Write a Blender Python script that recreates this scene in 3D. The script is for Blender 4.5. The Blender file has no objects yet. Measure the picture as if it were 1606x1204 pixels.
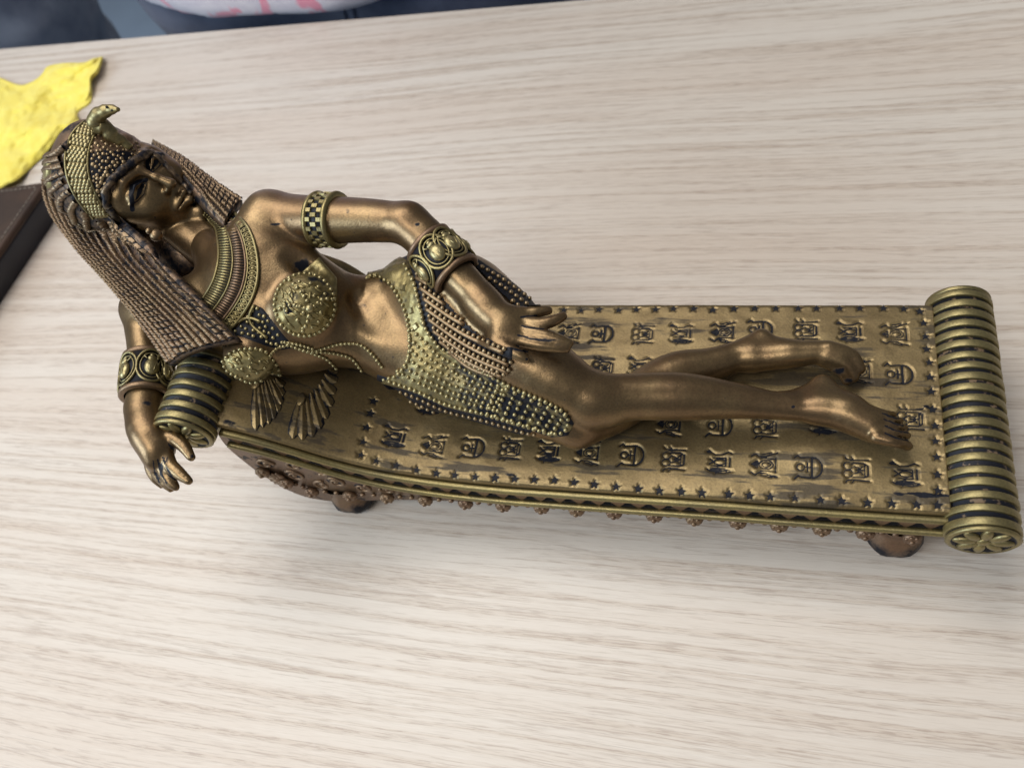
import bpy, bmesh, math, random
import numpy as np
from mathutils import Vector, Matrix
from mathutils.bvhtree import BVHTree

# ------------------------------------------------------------------ units
# all modelling numbers are centimetres; the table top lies at z = TZ (cm) and 0.75 m above the floor
TZ = -1.1
SC = bpy.context.scene
COL = SC.collection
rng = np.random.default_rng(7)
random.seed(7)
def wpos(p):
    p = np.asarray(p, dtype=float)
    q = p * 0.01
    q = q + np.array([0.0, 0.0, 0.75 - TZ * 0.01])
    return q

# ------------------------------------------------------------------ camera
FPX, UCX, VCY = 1300.0, 803.0, 602.0
RM = np.array([[0.95683512, 0.02803749, -0.28927573],
               [0.17023337, -0.86078867, 0.47964932],
               [-0.23555711, -0.50818969, -0.82840575]])
CAM = np.array([6.0, -15.35, 30.0])
cam_d = bpy.data.cameras.new('camera')
cam = bpy.data.objects.new('camera', cam_d)
COL.objects.link(cam)
mw = Matrix.Identity(4)
for i in range(3):
    mw[i][0] = RM[i, 0]; mw[i][1] = -RM[i, 1]; mw[i][2] = -RM[i, 2]
cw = wpos(CAM)
mw[0][3], mw[1][3], mw[2][3] = cw
cam.matrix_world = mw
cam_d.sensor_width = 36.0
cam_d.lens = FPX / 1606.0 * 36.0
cam_d.clip_start = 0.01
cam_d.clip_end = 50
cam_d.dof.use_dof = True
cam_d.dof.focus_distance = 0.285
cam_d.dof.aperture_fstop = 14.0
SC.camera = cam

# ------------------------------------------------------------------ world and lamps
w = bpy.data.worlds.new('World'); SC.world = w; w.use_nodes = True
bg = w.node_tree.nodes['Background']
bg.inputs[0].default_value = (0.86, 0.92, 1.0, 1)
bg.inputs[1].default_value = 0.17
def lamp(name, loc, target, sx, sy, power, color):
    d = bpy.data.lights.new(name, 'AREA'); d.shape = 'RECTANGLE'
    d.size = sx; d.size_y = sy; d.energy = power; d.color = color
    o = bpy.data.objects.new(name, d); COL.objects.link(o)
    o.location = loc
    v = Vector(target) - Vector(loc)
    o.rotation_euler = v.to_track_quat('-Z', 'Y').to_euler()
    return o
lamp('ceiling_panel_lamp', (-0.7, 0.5, 2.5), (0, 0, 0.75), 1.7, 1.1, 38, (1.0, 0.965, 0.92))
lamp('ceiling_panel_lamp', (-0.35, -0.85, 2.5), (0, 0, 0.75), 0.9, 0.6, 15, (1.0, 0.95, 0.88))  # unseen panel, set overhead behind the camera to brighten the face
lamp('window_lamp', (-1.65, -1.0, 1.65), (0, -.05, 0.76), 1.0, 0.8, 33, (0.72, 0.87, 1.0))
SC.view_settings.view_transform = 'Standard'
SC.view_settings.look = 'None'
SC.view_settings.exposure = 0.0
SC.view_settings.gamma = 1.0

# ------------------------------------------------------------------ pixel / space helpers (photo pixels 1606 x 1204)
def ray(u, v):
    r = RM @ np.array([u - UCX, v - VCY, FPX]); return r / np.linalg.norm(r)
def P(u, v, z):
    r = ray(u, v); return CAM + r * ((z - CAM[2]) / r[2])
def Py(u, v, y):
    r = ray(u, v); return CAM + r * ((y - CAM[1]) / r[1])
def proj(p):
    c = (np.asarray(p) - CAM) @ RM
    return np.stack([c[..., 0] / c[..., 2] * FPX + UCX, c[..., 1] / c[..., 2] * FPX + VCY], -1), c[..., 2]
def J(u, v, z, rpx):
    p = P(u, v, z); _, d = proj(p); return p, rpx * d / FPX

# ------------------------------------------------------------------ mesh helpers
def make_mesh(name, verts, faces, smooth=True, attrs=None):
    me = bpy.data.meshes.new(name)
    V = wpos(verts).astype(np.float32)
    if isinstance(faces, np.ndarray):
        n, k = faces.shape
        me.vertices.add(len(V)); me.vertices.foreach_set('co', V.ravel())
        me.loops.add(n * k); me.loops.foreach_set('vertex_index', faces.astype(np.int32).ravel())
        me.polygons.add(n)
        me.polygons.foreach_set('loop_start', np.arange(0, n * k, k, dtype=np.int32))
    else:
        me.from_pydata(V.tolist(), [], faces)
    me.update(calc_edges=True)
    me.validate()
    me.polygons.foreach_set('use_smooth', np.full(len(me.polygons), bool(smooth)))
    if attrs:
        for k, a in attrs.items():
            at = me.attributes.new(k, 'FLOAT', 'POINT'); at.data.foreach_set('value', np.asarray(a, np.float32))
    return me
def obj(name, me, mat, parent=None, label=None, kind=None):
    o = bpy.data.objects.new(name, me); COL.objects.link(o)
    if not me.materials: me.materials.append(mat)
    if parent is not None: o.parent = parent; o.matrix_parent_inverse = parent.matrix_world.inverted()
    if label: o['label'] = label
    if kind: o['kind'] = kind
    return o
def thing(name, label, cat, loc=(0, 0, TZ), group=None):
    o = bpy.data.objects.new(name, None); COL.objects.link(o)
    o.empty_display_size = 0.05
    o.matrix_world = Matrix.Translation(wpos(loc))
    o['label'] = label; o['category'] = cat
    if group: o['group'] = group
    return o
class MB:
    """collects vertices and faces (cm) of one mesh"""
    def __init__(s): s.v = []; s.f = []; s.n = 0; s.a = []
    def add(s, v, f, wash=0.0):
        v = np.asarray(v, float).reshape(-1, 3)
        s.v.append(v); s.f += [tuple(int(i) + s.n for i in q) for q in f]; s.n += len(v)
        s.a.append(np.full(len(v), wash))
    def mesh(s, name, smooth=True):
        me = make_mesh(name, np.concatenate(s.v), s.f, smooth, {'wash': np.concatenate(s.a)})
        b = bmesh.new(); b.from_mesh(me); bmesh.ops.recalc_face_normals(b, faces=b.faces); b.to_mesh(me); b.free()
        return me
def unit(v):
    v = np.asarray(v, float); return v / (np.linalg.norm(v) + 1e-12)
def frame_z(z, hint=(0, 0, 1)):
    z = unit(z); h = np.asarray(hint, float)
    if abs(z @ unit(h)) > 0.97: h = np.array([0, 1.0, 0])
    x = unit(np.cross(h, z)); y = np.cross(z, x); return x, y, z
def tube(mb, pts, rad, n=8, closed=False, cap=True, wash=0.0, shape=None, hint=(0, 0, 1)):
    """swept tube; rad scalar or list; shape(i, ang) multiplies the radius"""
    pts = np.asarray(pts, float); m = len(pts)
    rad = np.full(m, rad) if np.isscalar(rad) else np.asarray(rad, float)
    vs = []
    for i in range(m):
        if closed: t = pts[(i + 1) % m] - pts[i - 1]
        else: t = pts[min(i + 1, m - 1)] - pts[max(i - 1, 0)]
        x, y, z = frame_z(t, hint)
        for k in range(n):
            a = 2 * math.pi * k / n
            r = rad[i] * (shape(i, a) if shape else 1.0)
            vs.append(pts[i] + r * (x * math.cos(a) + y * math.sin(a)))
    f = []
    for i in range(m if closed else m - 1):
        j = (i + 1) % m
        for k in range(n):
            f.append((i * n + k, i * n + (k + 1) % n, j * n + (k + 1) % n, j * n + k))
    if cap and not closed:
        f.append(tuple(range(n - 1, -1, -1))); f.append(tuple((m - 1) * n + k for k in range(n)))
    mb.add(vs, f, wash)
def box(mb, c, ax, half, wash=0.0, taper=1.0):
    X, Y, Z = [np.asarray(a, float) for a in ax]; c = np.asarray(c, float)
    vs = []
    for sz in (-1, 1):
        t = taper if sz > 0 else 1.0
        for sx, sy in ((-1, -1), (1, -1), (1, 1), (-1, 1)):
            vs.append(c + X * sx * half[0] * t + Y * sy * half[1] * t + Z * sz * half[2])
    mb.add(vs, [(3, 2, 1, 0), (4, 5, 6, 7), (0, 1, 5, 4), (1, 2, 6, 5), (2, 3, 7, 6), (3, 0, 4, 7)], wash)
def ico():
    t = (1 + 5 ** .5) / 2
    v = [(-1, t, 0), (1, t, 0), (-1, -t, 0), (1, -t, 0), (0, -1, t), (0, 1, t), (0, -1, -t), (0, 1, -t), (t, 0, -1), (t, 0, 1), (-t, 0, -1), (-t, 0, 1)]
    f = [(0, 11, 5), (0, 5, 1), (0, 1, 7), (0, 7, 10), (0, 10, 11), (1, 5, 9), (5, 11, 4), (11, 10, 2), (10, 7, 6), (7, 1, 8), (3, 9, 4), (3, 4, 2), (3, 2, 6), (3, 6, 8), (3, 8, 9), (4, 9, 5), (2, 4, 11), (6, 2, 10), (8, 6, 7), (9, 8, 1)]
    v = [unit(p) for p in v]; v2 = list(v); f2 = []; c = {}
    def mid(a, b):
        k = (min(a, b), max(a, b))
        if k not in c: c[k] = len(v2); v2.append(unit(v[a] + v[b]))
        return c[k]
    for a, b, d in f:
        e, g, h = mid(a, b), mid(b, d), mid(d, a)
        f2 += [(a, e, h), (b, g, e), (d, h, g), (e, g, h)]
    return np.array(v2), f2
ICO_V, ICO_F = ico()
def ball(mb, c, r, ax=None, wash=0.0):
    v = ICO_V * (np.asarray(r) if not np.isscalar(r) else r)
    if ax is not None: v = v[:, :1] * ax[0] + v[:, 1:2] * ax[1] + v[:, 2:] * ax[2]
    mb.add(v + np.asarray(c), ICO_F, wash)
def resample(pts, n=None, step=None):
    pts = np.asarray(pts, float)
    d = np.r_[0, np.cumsum(np.linalg.norm(np.diff(pts, axis=0), axis=1))]
    if n is None: n = max(2, int(round(d[-1] / step)) + 1)
    t = np.linspace(0, d[-1], n)
    return np.stack([np.interp(t, d, pts[:, k]) for k in range(pts.shape[1])], -1)
def spline(pts, n=60):
    """Catmull-Rom through the points, n samples evenly spaced"""
    p = np.asarray(pts, float); p = np.vstack([2 * p[0] - p[1], p, 2 * p[-1] - p[-2]])
    out = []
    for i in range(1, len(p) - 2):
        for t in np.linspace(0, 1, 12, endpoint=False):
            out.append(0.5 * ((2 * p[i]) + (-p[i - 1] + p[i + 1]) * t + (2 * p[i - 1] - 5 * p[i] + 4 * p[i + 1] - p[i + 2]) * t * t + (-p[i - 1] + 3 * p[i] - 3 * p[i + 1] + p[i + 2]) * t ** 3))
    out.append(p[-2])
    return resample(out, n)
def smoothstep(a, b, x):
    t = np.clip((x - a) / (b - a), 0, 1); return t * t * (3 - 2 * t)
def poly_sd(q, poly):
    """signed distance (positive inside) of points q (n,2) to a polygon"""
    poly = np.asarray(poly, float); d = np.full(len(q), 1e9); ins = np.zeros(len(q), bool)
    for i in range(len(poly)):
        a = poly[i]; b = poly[(i + 1) % len(poly)]; e = b - a; w_ = q - a
        t = np.clip((w_ @ e) / (e @ e + 1e-12), 0, 1)
        d = np.minimum(d, np.linalg.norm(w_ - t[:, None] * e, axis=1))
        c = ((a[1] <= q[:, 1]) & (b[1] > q[:, 1])) | ((b[1] <= q[:, 1]) & (a[1] > q[:, 1]))
        xi = a[0] + (q[:, 1] - a[1]) / (e[1] + 1e-12) * e[0]
        ins ^= c & (q[:, 0] < xi)
    return np.where(ins, d, -d)
def line_d(q, pl):
    d = np.full(len(q), 1e9)
    for a, b in zip(pl[:-1], pl[1:]):
        a = np.asarray(a, float); b = np.asarray(b, float); e = b - a; w_ = q - a
        t = np.clip((w_ @ e) / (e @ e + 1e-12), 0, 1)
        d = np.minimum(d, np.linalg.norm(w_ - t[:, None] * e, axis=1))
    return d
def vnoise(p, seed=0):
    """smooth value noise in 3-D, about -1..1"""
    p = np.asarray(p, float); i = np.floor(p).astype(np.int64); f = p - i; f = f * f * (3 - 2 * f)
    def h(a):
        n = (a[..., 0] * 374761393 + a[..., 1] * 668265263 + a[..., 2] * 2147483647 + seed * 1274126177) & 0xffffffff
        n = ((n ^ (n >> 13)) * 1274126177) & 0xffffffff
        return ((n ^ (n >> 16)) & 0xffff) / 32767.5 - 1
    r = 0
    for dx in (0, 1):
        for dy in (0, 1):
            for dz in (0, 1):
                wgt = (f[..., 0] if dx else 1 - f[..., 0]) * (f[..., 1] if dy else 1 - f[..., 1]) * (f[..., 2] if dz else 1 - f[..., 2])
                r = r + wgt * h(i + np.array([dx, dy, dz]))
    return r

# ------------------------------------------------------------------ signed distance sculpting
class Field:
    def __init__(s, lo, hi, h):
        s.lo = np.asarray(lo, float); s.h = h
        s.n = np.ceil((np.asarray(hi) - s.lo) / h).astype(int) + 1
        s.g = np.full(s.n, 3.0, np.float32)
    def _box(s, lo, hi):
        a = np.clip(np.floor((np.asarray(lo) - s.lo) / s.h).astype(int), 0, s.n)
        b = np.clip(np.ceil((np.asarray(hi) - s.lo) / s.h).astype(int) + 1, 0, s.n)
        sl = tuple(slice(a[i], b[i]) for i in range(3))
        ax = [(s.lo[i] + s.h * np.arange(a[i], b[i])).astype(np.float32) for i in range(3)]
        return sl, ax[0][:, None, None], ax[1][None, :, None], ax[2][None, None, :]
    def _put(s, sl, d, k, op):
        a = s.g[sl]
        if a.size == 0: return
        if op == 'cut':
            b = -d
            if k > 0:
                h = np.maximum(k - np.abs(a - b), 0) / k
                s.g[sl] = np.maximum(a, b) + h * h * k * 0.25
            else: s.g[sl] = np.maximum(a, b)
        else:
            if k > 0:
                h = np.maximum(k - np.abs(a - d), 0) / k
                s.g[sl] = np.minimum(a, d) - h * h * k * 0.25
            else: s.g[sl] = np.minimum(a, d)
    def cone(s, A, B, k=0.3, op='add'):
        (p1, r1), (p2, r2) = A, B
        p1 = np.asarray(p1, float); p2 = np.asarray(p2, float)
        m = max(r1, r2) + k + 0.5
        sl, x, y, z = s._box(np.minimum(p1, p2) - m, np.maximum(p1, p2) + m)
        e = p2 - p1; L = np.linalg.norm(e) + 1e-6
        t = ((x - p1[0]) * e[0] + (y - p1[1]) * e[1] + (z - p1[2]) * e[2]) / (L * L)
        sn = (r1 - r2) / L
        if abs(sn) < 0.95:
            qx, qy, qz = x - p1[0] - t * e[0], y - p1[1] - t * e[1], z - p1[2] - t * e[2]
            rad = np.sqrt(qx * qx + qy * qy + qz * qz)
            t = t + sn / math.sqrt(1 - sn * sn) * rad / L * -1.0
        t = np.clip(t, 0, 1)
        d = np.sqrt((x - p1[0] - t * e[0]) ** 2 + (y - p1[1] - t * e[1]) ** 2 + (z - p1[2] - t * e[2]) ** 2) - (r1 + (r2 - r1) * t)
        s._put(sl, d.astype(np.float32), k, op)
    def chain(s, nodes, k=0.3, op='add', sub=4):
        """a limb: tapered sweep along a smooth curve through the nodes, blended into the rest as one piece"""
        if len(nodes) > 2:
            q = spline(np.array([[*p, r] for p, r in nodes]), sub * (len(nodes) - 1) + 1)
            nodes = [(a[:3], a[3]) for a in q]
        lo = np.min([p - r for p, r in nodes], axis=0) - k - .4; hi = np.max([p + r for p, r in nodes], axis=0) + k + .4
        sl, x, y, z = s._box(lo, hi)
        keep = s.g; full = keep[sl].copy()
        if full.size == 0: return
        s.g = np.full_like(keep, 3.0) if False else keep
        s.g[sl] = 3.0
        for a, b in zip(nodes[:-1], nodes[1:]): s.cone(a, b, 0.0, 'add')
        d = s.g[sl].copy(); s.g[sl] = full
        s._put(sl, d, k, op)
    def ell(s, c, r, ax=None, k=0.3, op='add'):
        c = np.asarray(c, float); r = np.asarray(r, float)
        m = r.max() + k + 0.5
        sl, x, y, z = s._box(c - m, c + m)
        if ax is None: ax = np.eye(3)
        X, Y, Z = x - c[0], y - c[1], z - c[2]
        q = [(X * a[0] + Y * a[1] + Z * a[2]) / r[i] for i, a in enumerate(ax)]
        k0 = np.sqrt(q[0] ** 2 + q[1] ** 2 + q[2] ** 2)
        k1 = np.sqrt((q[0] / r[0]) ** 2 + (q[1] / r[1]) ** 2 + (q[2] / r[2]) ** 2) + 1e-6
        s._put(sl, (k0 * (k0 - 1) / k1).astype(np.float32), k, op)
    def plane(s, p, nrm, lo, hi, k=0.05):
        """cut away the side the normal points to, inside a box"""
        sl, x, y, z = s._box(lo, hi); nrm = unit(nrm)
        d = -((x - p[0]) * nrm[0] + (y - p[1]) * nrm[1] + (z - p[2]) * nrm[2])
        s._put(sl, (d + 0 * s.g[sl]).astype(np.float32), k, 'cut')
    def sample(s, p):
        q = np.clip((p - s.lo) / s.h, 0, s.n - 1.001); i = q.astype(int); f = (q - i)
        r = 0
        for dx in (0, 1):
            for dy in (0, 1):
                for dz in (0, 1):
                    wgt = (f[:, 0] if dx else 1 - f[:, 0]) * (f[:, 1] if dy else 1 - f[:, 1]) * (f[:, 2] if dz else 1 - f[:, 2])
                    r = r + wgt * s.g[i[:, 0] + dx, i[:, 1] + dy, i[:, 2] + dz]
        return r
    def lap(s, p, d):
        r = 0
        for a in range(3):
            e = np.zeros(3); e[a] = d; r = r + s.sample(p + e) + s.sample(p - e)
        return r / 6 - s.sample(p)
    def nets(s):
        g = s.g; n = s.n; ins = g < 0
        cn = n - 1
        acc = np.zeros((int(np.prod(cn)), 0)); quads = []
        cells = []; posl = []
        strides = np.array([cn[1] * cn[2], cn[2], 1])
        for ax in range(3):
            a = [slice(None)] * 3; b = [slice(None)] * 3
            a[ax] = slice(0, n[ax] - 1); b[ax] = slice(1, n[ax])
            ch = ins[tuple(a)] != ins[tuple(b)]
            idx = np.argwhere(ch)
            o1, o2 = [i for i in range(3) if i != ax]
            ok = (idx[:, o1] > 0) & (idx[:, o1] < n[o1] - 1) & (idx[:, o2] > 0) & (idx[:, o2] < n[o2] - 1)
            idx = idx[ok]
            j = idx.copy(); j[:, ax] += 1
            va = g[tuple(idx.T)]; vb = g[tuple(j.T)]
            t = va / (va - vb)
            pos = idx.astype(float); pos[:, ax] += t
            q = []
            for d1, d2 in ((-1, -1), (0, -1), (0, 0), (-1, 0)):
                c = idx.copy(); c[:, o1] += d1; c[:, o2] += d2
                cid = c @ strides
                q.append(cid); cells.append(cid); posl.append(pos)
            q = np.stack(q, 1)
            flip = va > 0
            if ax == 1: flip = ~flip
            q[flip] = q[flip][:, ::-1]
            quads.append(q)
        cells = np.concatenate(cells); posl = np.concatenate(posl); quads = np.concatenate(quads)
        uq, inv = np.unique(cells, return_inverse=True)
        cnt = np.bincount(inv, minlength=len(uq))
        V = np.stack([np.bincount(inv, posl[:, k], minlength=len(uq)) / cnt for k in range(3)], -1)
        F = np.searchsorted(uq, quads)
        return s.lo + V * s.h, F.astype(np.int64)
def vnormals(V, F):
    fn = np.cross(V[F[:, 2]] - V[F[:, 0]], V[F[:, 3]] - V[F[:, 1]])
    N = np.zeros_like(V)
    for k in range(4):
        for c in range(3): N[:, c] += np.bincount(F[:, k], fn[:, c], minlength=len(V))
    return N / (np.linalg.norm(N, axis=1, keepdims=True) + 1e-12)
def relax(V, F, it=2, lam=0.5):
    E = np.concatenate([F[:, [0, 1]], F[:, [1, 2]], F[:, [2, 3]], F[:, [3, 0]]])
    deg = np.bincount(E.ravel(), minlength=len(V))[:, None]
    for _ in range(it):
        S = np.stack([np.bincount(E[:, 0], V[E[:, 1], c], minlength=len(V)) + np.bincount(E[:, 1], V[E[:, 0], c], minlength=len(V)) for c in range(3)], -1)
        V = V + lam * (S / deg - V)
    return V
class Surf:
    """a surface one can drop things on: bvh in cm"""
    def __init__(s, V, F):
        s.V, s.F = V, F
        s.b = BVHTree.FromPolygons([Vector(p) for p in V], [tuple(int(i) for i in q) for q in F])
    def hit(s, u, v):
        r = ray(u, v); h = s.b.ray_cast(Vector(CAM), Vector(r))
        if h[0] is None: return None
        n = np.array(h[1]); n = n if n @ r < 0 else -n
        return np.array(h[0]), unit(n)
    def near(s, p):
        h = s.b.find_nearest(Vector(p)); return np.array(h[0]), unit(np.array(h[1]))
def first_hit(surfs, u, v):
    best = None
    for s_ in surfs:
        h = s_.hit(u, v)
        if h is not None:
            d = np.linalg.norm(h[0] - CAM)
            if best is None or d < best[0]: best = (d, h)
    return best[1] if best else None
def path_on(surfs, px, n=40, off=0.0):
    pts = []
    for u, v in spline(px, n):
        h = first_hit(surfs, u, v)
        if h is not None: pts.append(h[0] + h[1] * off)
    p = np.array(pts)
    if len(p) > 4:
        for _ in range(3):
            p[1:-1] = 0.25 * p[:-2] + 0.5 * p[1:-1] + 0.25 * p[2:]
    return p
# ------------------------------------------------------------------ materials
def nt(name):
    m = bpy.data.materials.new(name); m.use_nodes = True; t = m.node_tree; t.nodes.clear()
    o = t.nodes.new('ShaderNodeOutputMaterial'); b = t.nodes.new('ShaderNodeBsdfPrincipled')
    t.links.new(b.outputs[0], o.inputs[0]); return m, t, b
def N(t, typ, **kw):
    n = t.nodes.new(typ)
    for k, v in kw.items(): setattr(n, k, v)
    return n
def coords(t, scale=(100, 100, 100), rot=(0, 0, 0)):
    c = N(t, 'ShaderNodeTexCoord'); m = N(t, 'ShaderNodeMapping'); m.inputs['Scale'].default_value = scale
    m.inputs['Rotation'].default_value = rot
    t.links.new(c.outputs['Object'], m.inputs[0]); return m.outputs[0]
def noise(t, vec, scale, detail=3, rough=0.55, dist=0.0):
    n = N(t, 'ShaderNodeTexNoise'); n.inputs['Scale'].default_value = scale; n.inputs['Detail'].default_value = detail
    n.inputs['Roughness'].default_value = rough; n.inputs['Distortion'].default_value = dist
    t.links.new(vec, n.inputs['Vector']); return n.outputs['Fac']
def mrange(t, x, a, b, lo=0.0, hi=1.0):
    n = N(t, 'ShaderNodeMapRange'); n.interpolation_type = 'SMOOTHSTEP'
    for i, v in ((1, a), (2, b), (3, lo), (4, hi)): n.inputs[i].default_value = v
    t.links.new(x, n.inputs[0]); return n.outputs[0]
def mth(t, op, a, b=None, clamp=False):
    n = N(t, 'ShaderNodeMath', operation=op, use_clamp=clamp)
    for i, v in enumerate((a, b)):
        if v is None: continue
        if isinstance(v, (int, float)): n.inputs[i].default_value = v
        else: t.links.new(v, n.inputs[i])
    return n.outputs[0]
def mixc(t, fac, a, b, typ='MIX'):
    n = N(t, 'ShaderNodeMix', data_type='RGBA', blend_type=typ)
    if isinstance(fac, (int, float)): n.inputs[0].default_value = fac
    else: t.links.new(fac, n.inputs[0])
    for i, v in ((6, a), (7, b)):
        if isinstance(v, tuple): n.inputs[i].default_value = (*v, 1)
        else: t.links.new(v, n.inputs[i])
    return n.outputs[2]
def bump(t, b, h, strength, dist):
    n = N(t, 'ShaderNodeBump'); n.inputs['Strength'].default_value = strength; n.inputs['Distance'].default_value = dist
    t.links.new(h, n.inputs['Height']); t.links.new(n.outputs[0], b.inputs['Normal'])
DARK = (0.008, 0.009, 0.014)
def antique(name, ca, cb, rough=0.42, metal=0.8, speck=0.66, point=True, wear=0.0, streak=0.0):
    """brushed-on metal paint over a black ground: black stays where the paint did not take"""
    m, t, b = nt(name)
    v = coords(t)
    if name in ('black_ground', 'chipped_black_ground', 'ink_in_grooves'): speck = 0.0
    n1 = noise(t, v, 0.45, 4, 0.6); n2 = noise(t, v, 3.2, 5, 0.65); n3 = noise(t, v, 14.0, 3, 0.6)
    col = mixc(t, mrange(t, n1, 0.35, 0.65), ca, cb)
    col = mixc(t, mrange(t, n3, 0.35, 0.75, 0.0, 0.35), col, (0.05, 0.04, 0.03))
    at = N(t, 'ShaderNodeAttribute', attribute_name='wash')
    wash = at.outputs['Fac']
    wn = mth(t, 'ADD', wash, mth(t, 'MULTIPLY', mth(t, 'SUBTRACT', n2, 0.5), 1.1))
    dk = mth(t, 'MULTIPLY', mrange(t, wn, 0.30, 0.62), mrange(t, wash, 0.02, 0.15))
    sp = mrange(t, n2, speck, speck + 0.035)
    dk = mth(t, 'MAXIMUM', dk, mth(t, 'MULTIPLY', sp, 0.85))
    if streak:
        vs = coords(t, (28, 210, 100)); ns = noise(t, vs, 1.0, 4, 0.6)
        n5 = noise(t, v, 0.5, 2)
        dk = mth(t, 'MAXIMUM', dk, mth(t, 'MULTIPLY', mrange(t, mth(t, 'ADD', ns, mth(t, 'MULTIPLY', n5, 0.3)), 0.76 - streak, 0.84 - streak), 0.7))
    if point:
        g = N(t, 'ShaderNodeNewGeometry')
        pt = mrange(t, mth(t, 'ADD', g.outputs['Pointiness'], mth(t, 'MULTIPLY', mth(t, 'SUBTRACT', n2, 0.5), 0.06)), 0.475, 0.44)
        dk = mth(t, 'MAXIMUM', dk, pt)
    if wear:
        n4 = noise(t, v, 1.3, 5, 0.7)
        dk = mth(t, 'MULTIPLY', dk, mrange(t, n4, 0.62, 0.56 , 1 - wear, 1.0))
    col = mixc(t, dk, col, DARK)
    t.links.new(col, b.inputs['Base Color'])
    mt = mth(t, 'SUBTRACT', metal, mth(t, 'MULTIPLY', dk, metal * 0.95))
    t.links.new(mt, b.inputs['Metallic'])
    t.links.new(mth(t, 'SUBTRACT', 0.5, mth(t, 'MULTIPLY', dk, 0.36)), b.inputs['Specular IOR Level'])
    rg = mth(t, 'ADD', mth(t, 'ADD', rough - 0.06, mth(t, 'MULTIPLY', n2, 0.16)), mth(t, 'MULTIPLY', dk, 0.06))
    t.links.new(rg, b.inputs['Roughness'])
    bump(t, b, mth(t, 'ADD', mth(t, 'MULTIPLY', n3, 0.6), n2), 0.22, 0.0004)
    return m
SIDEM = antique('carved_side_paint', (0.19, 0.118, 0.074), (0.16, 0.10, 0.062), 0.43, 0.7, 0.585)
BRAIDM = antique('braid_copper_paint', (0.180, 0.120, 0.074), (0.215, 0.152, 0.088), 0.40, 0.75, 0.62, point=False)
BRONZE = antique('bronze_paint', (0.22, 0.145, 0.080), (0.25, 0.175, 0.095), 0.40, 0.82, 0.70)
COPPER = antique('copper_paint', (0.19, 0.118, 0.074), (0.22, 0.145, 0.085), 0.43, 0.75, 0.67)
DECKM = antique('bed_bronze_paint', (0.198, 0.143, 0.068), (0.270, 0.200, 0.096), 0.42, 0.78, 0.70, point=False, streak=0.075)
GOLD = antique('gold_paint', (0.285, 0.232, 0.100), (0.235, 0.195, 0.095), 0.40, 0.82, 0.69)
GOLDB = antique('gold_bead_paint', (0.36, 0.305, 0.155), (0.31, 0.26, 0.13), 0.36, 0.8, 0.75, point=False)
BEADB = antique('bronze_bead_paint', (0.32, 0.235, 0.135), (0.29, 0.21, 0.115), 0.38, 0.8, 0.75, point=False)
RINGM = antique('ring_gold_paint', (0.28, 0.232, 0.105), (0.235, 0.195, 0.09), 0.42, 0.8, 0.70, point=False)
BLACK = antique('black_ground', (0.012, 0.013, 0.020), (0.016, 0.016, 0.024), 0.45, 0.1, 0.95, point=False)
CHIP = antique('chipped_black_ground', (0.012, 0.013, 0.020), (0.014, 0.015, 0.022), 0.5, 0.1, 0.95, point=False)
def _chip():
    t = CHIP.node_tree; b = [n for n in t.nodes if n.type == 'BSDF_PRINCIPLED'][0]
    v = coords(t); n = noise(t, v, 2.6, 6, 0.7)
    src = b.inputs['Base Color'].links[0].from_socket
    col = mixc(t, mrange(t, n, 0.56, 0.62), src, (0.16, 0.11, 0.07))
    t.links.new(col, b.inputs['Base Color'])
_chip()
INK = antique('ink_in_grooves', (0.011, 0.012, 0.018), (0.012, 0.012, 0.020), 0.5, 0.05, 0.95, point=False)

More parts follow.
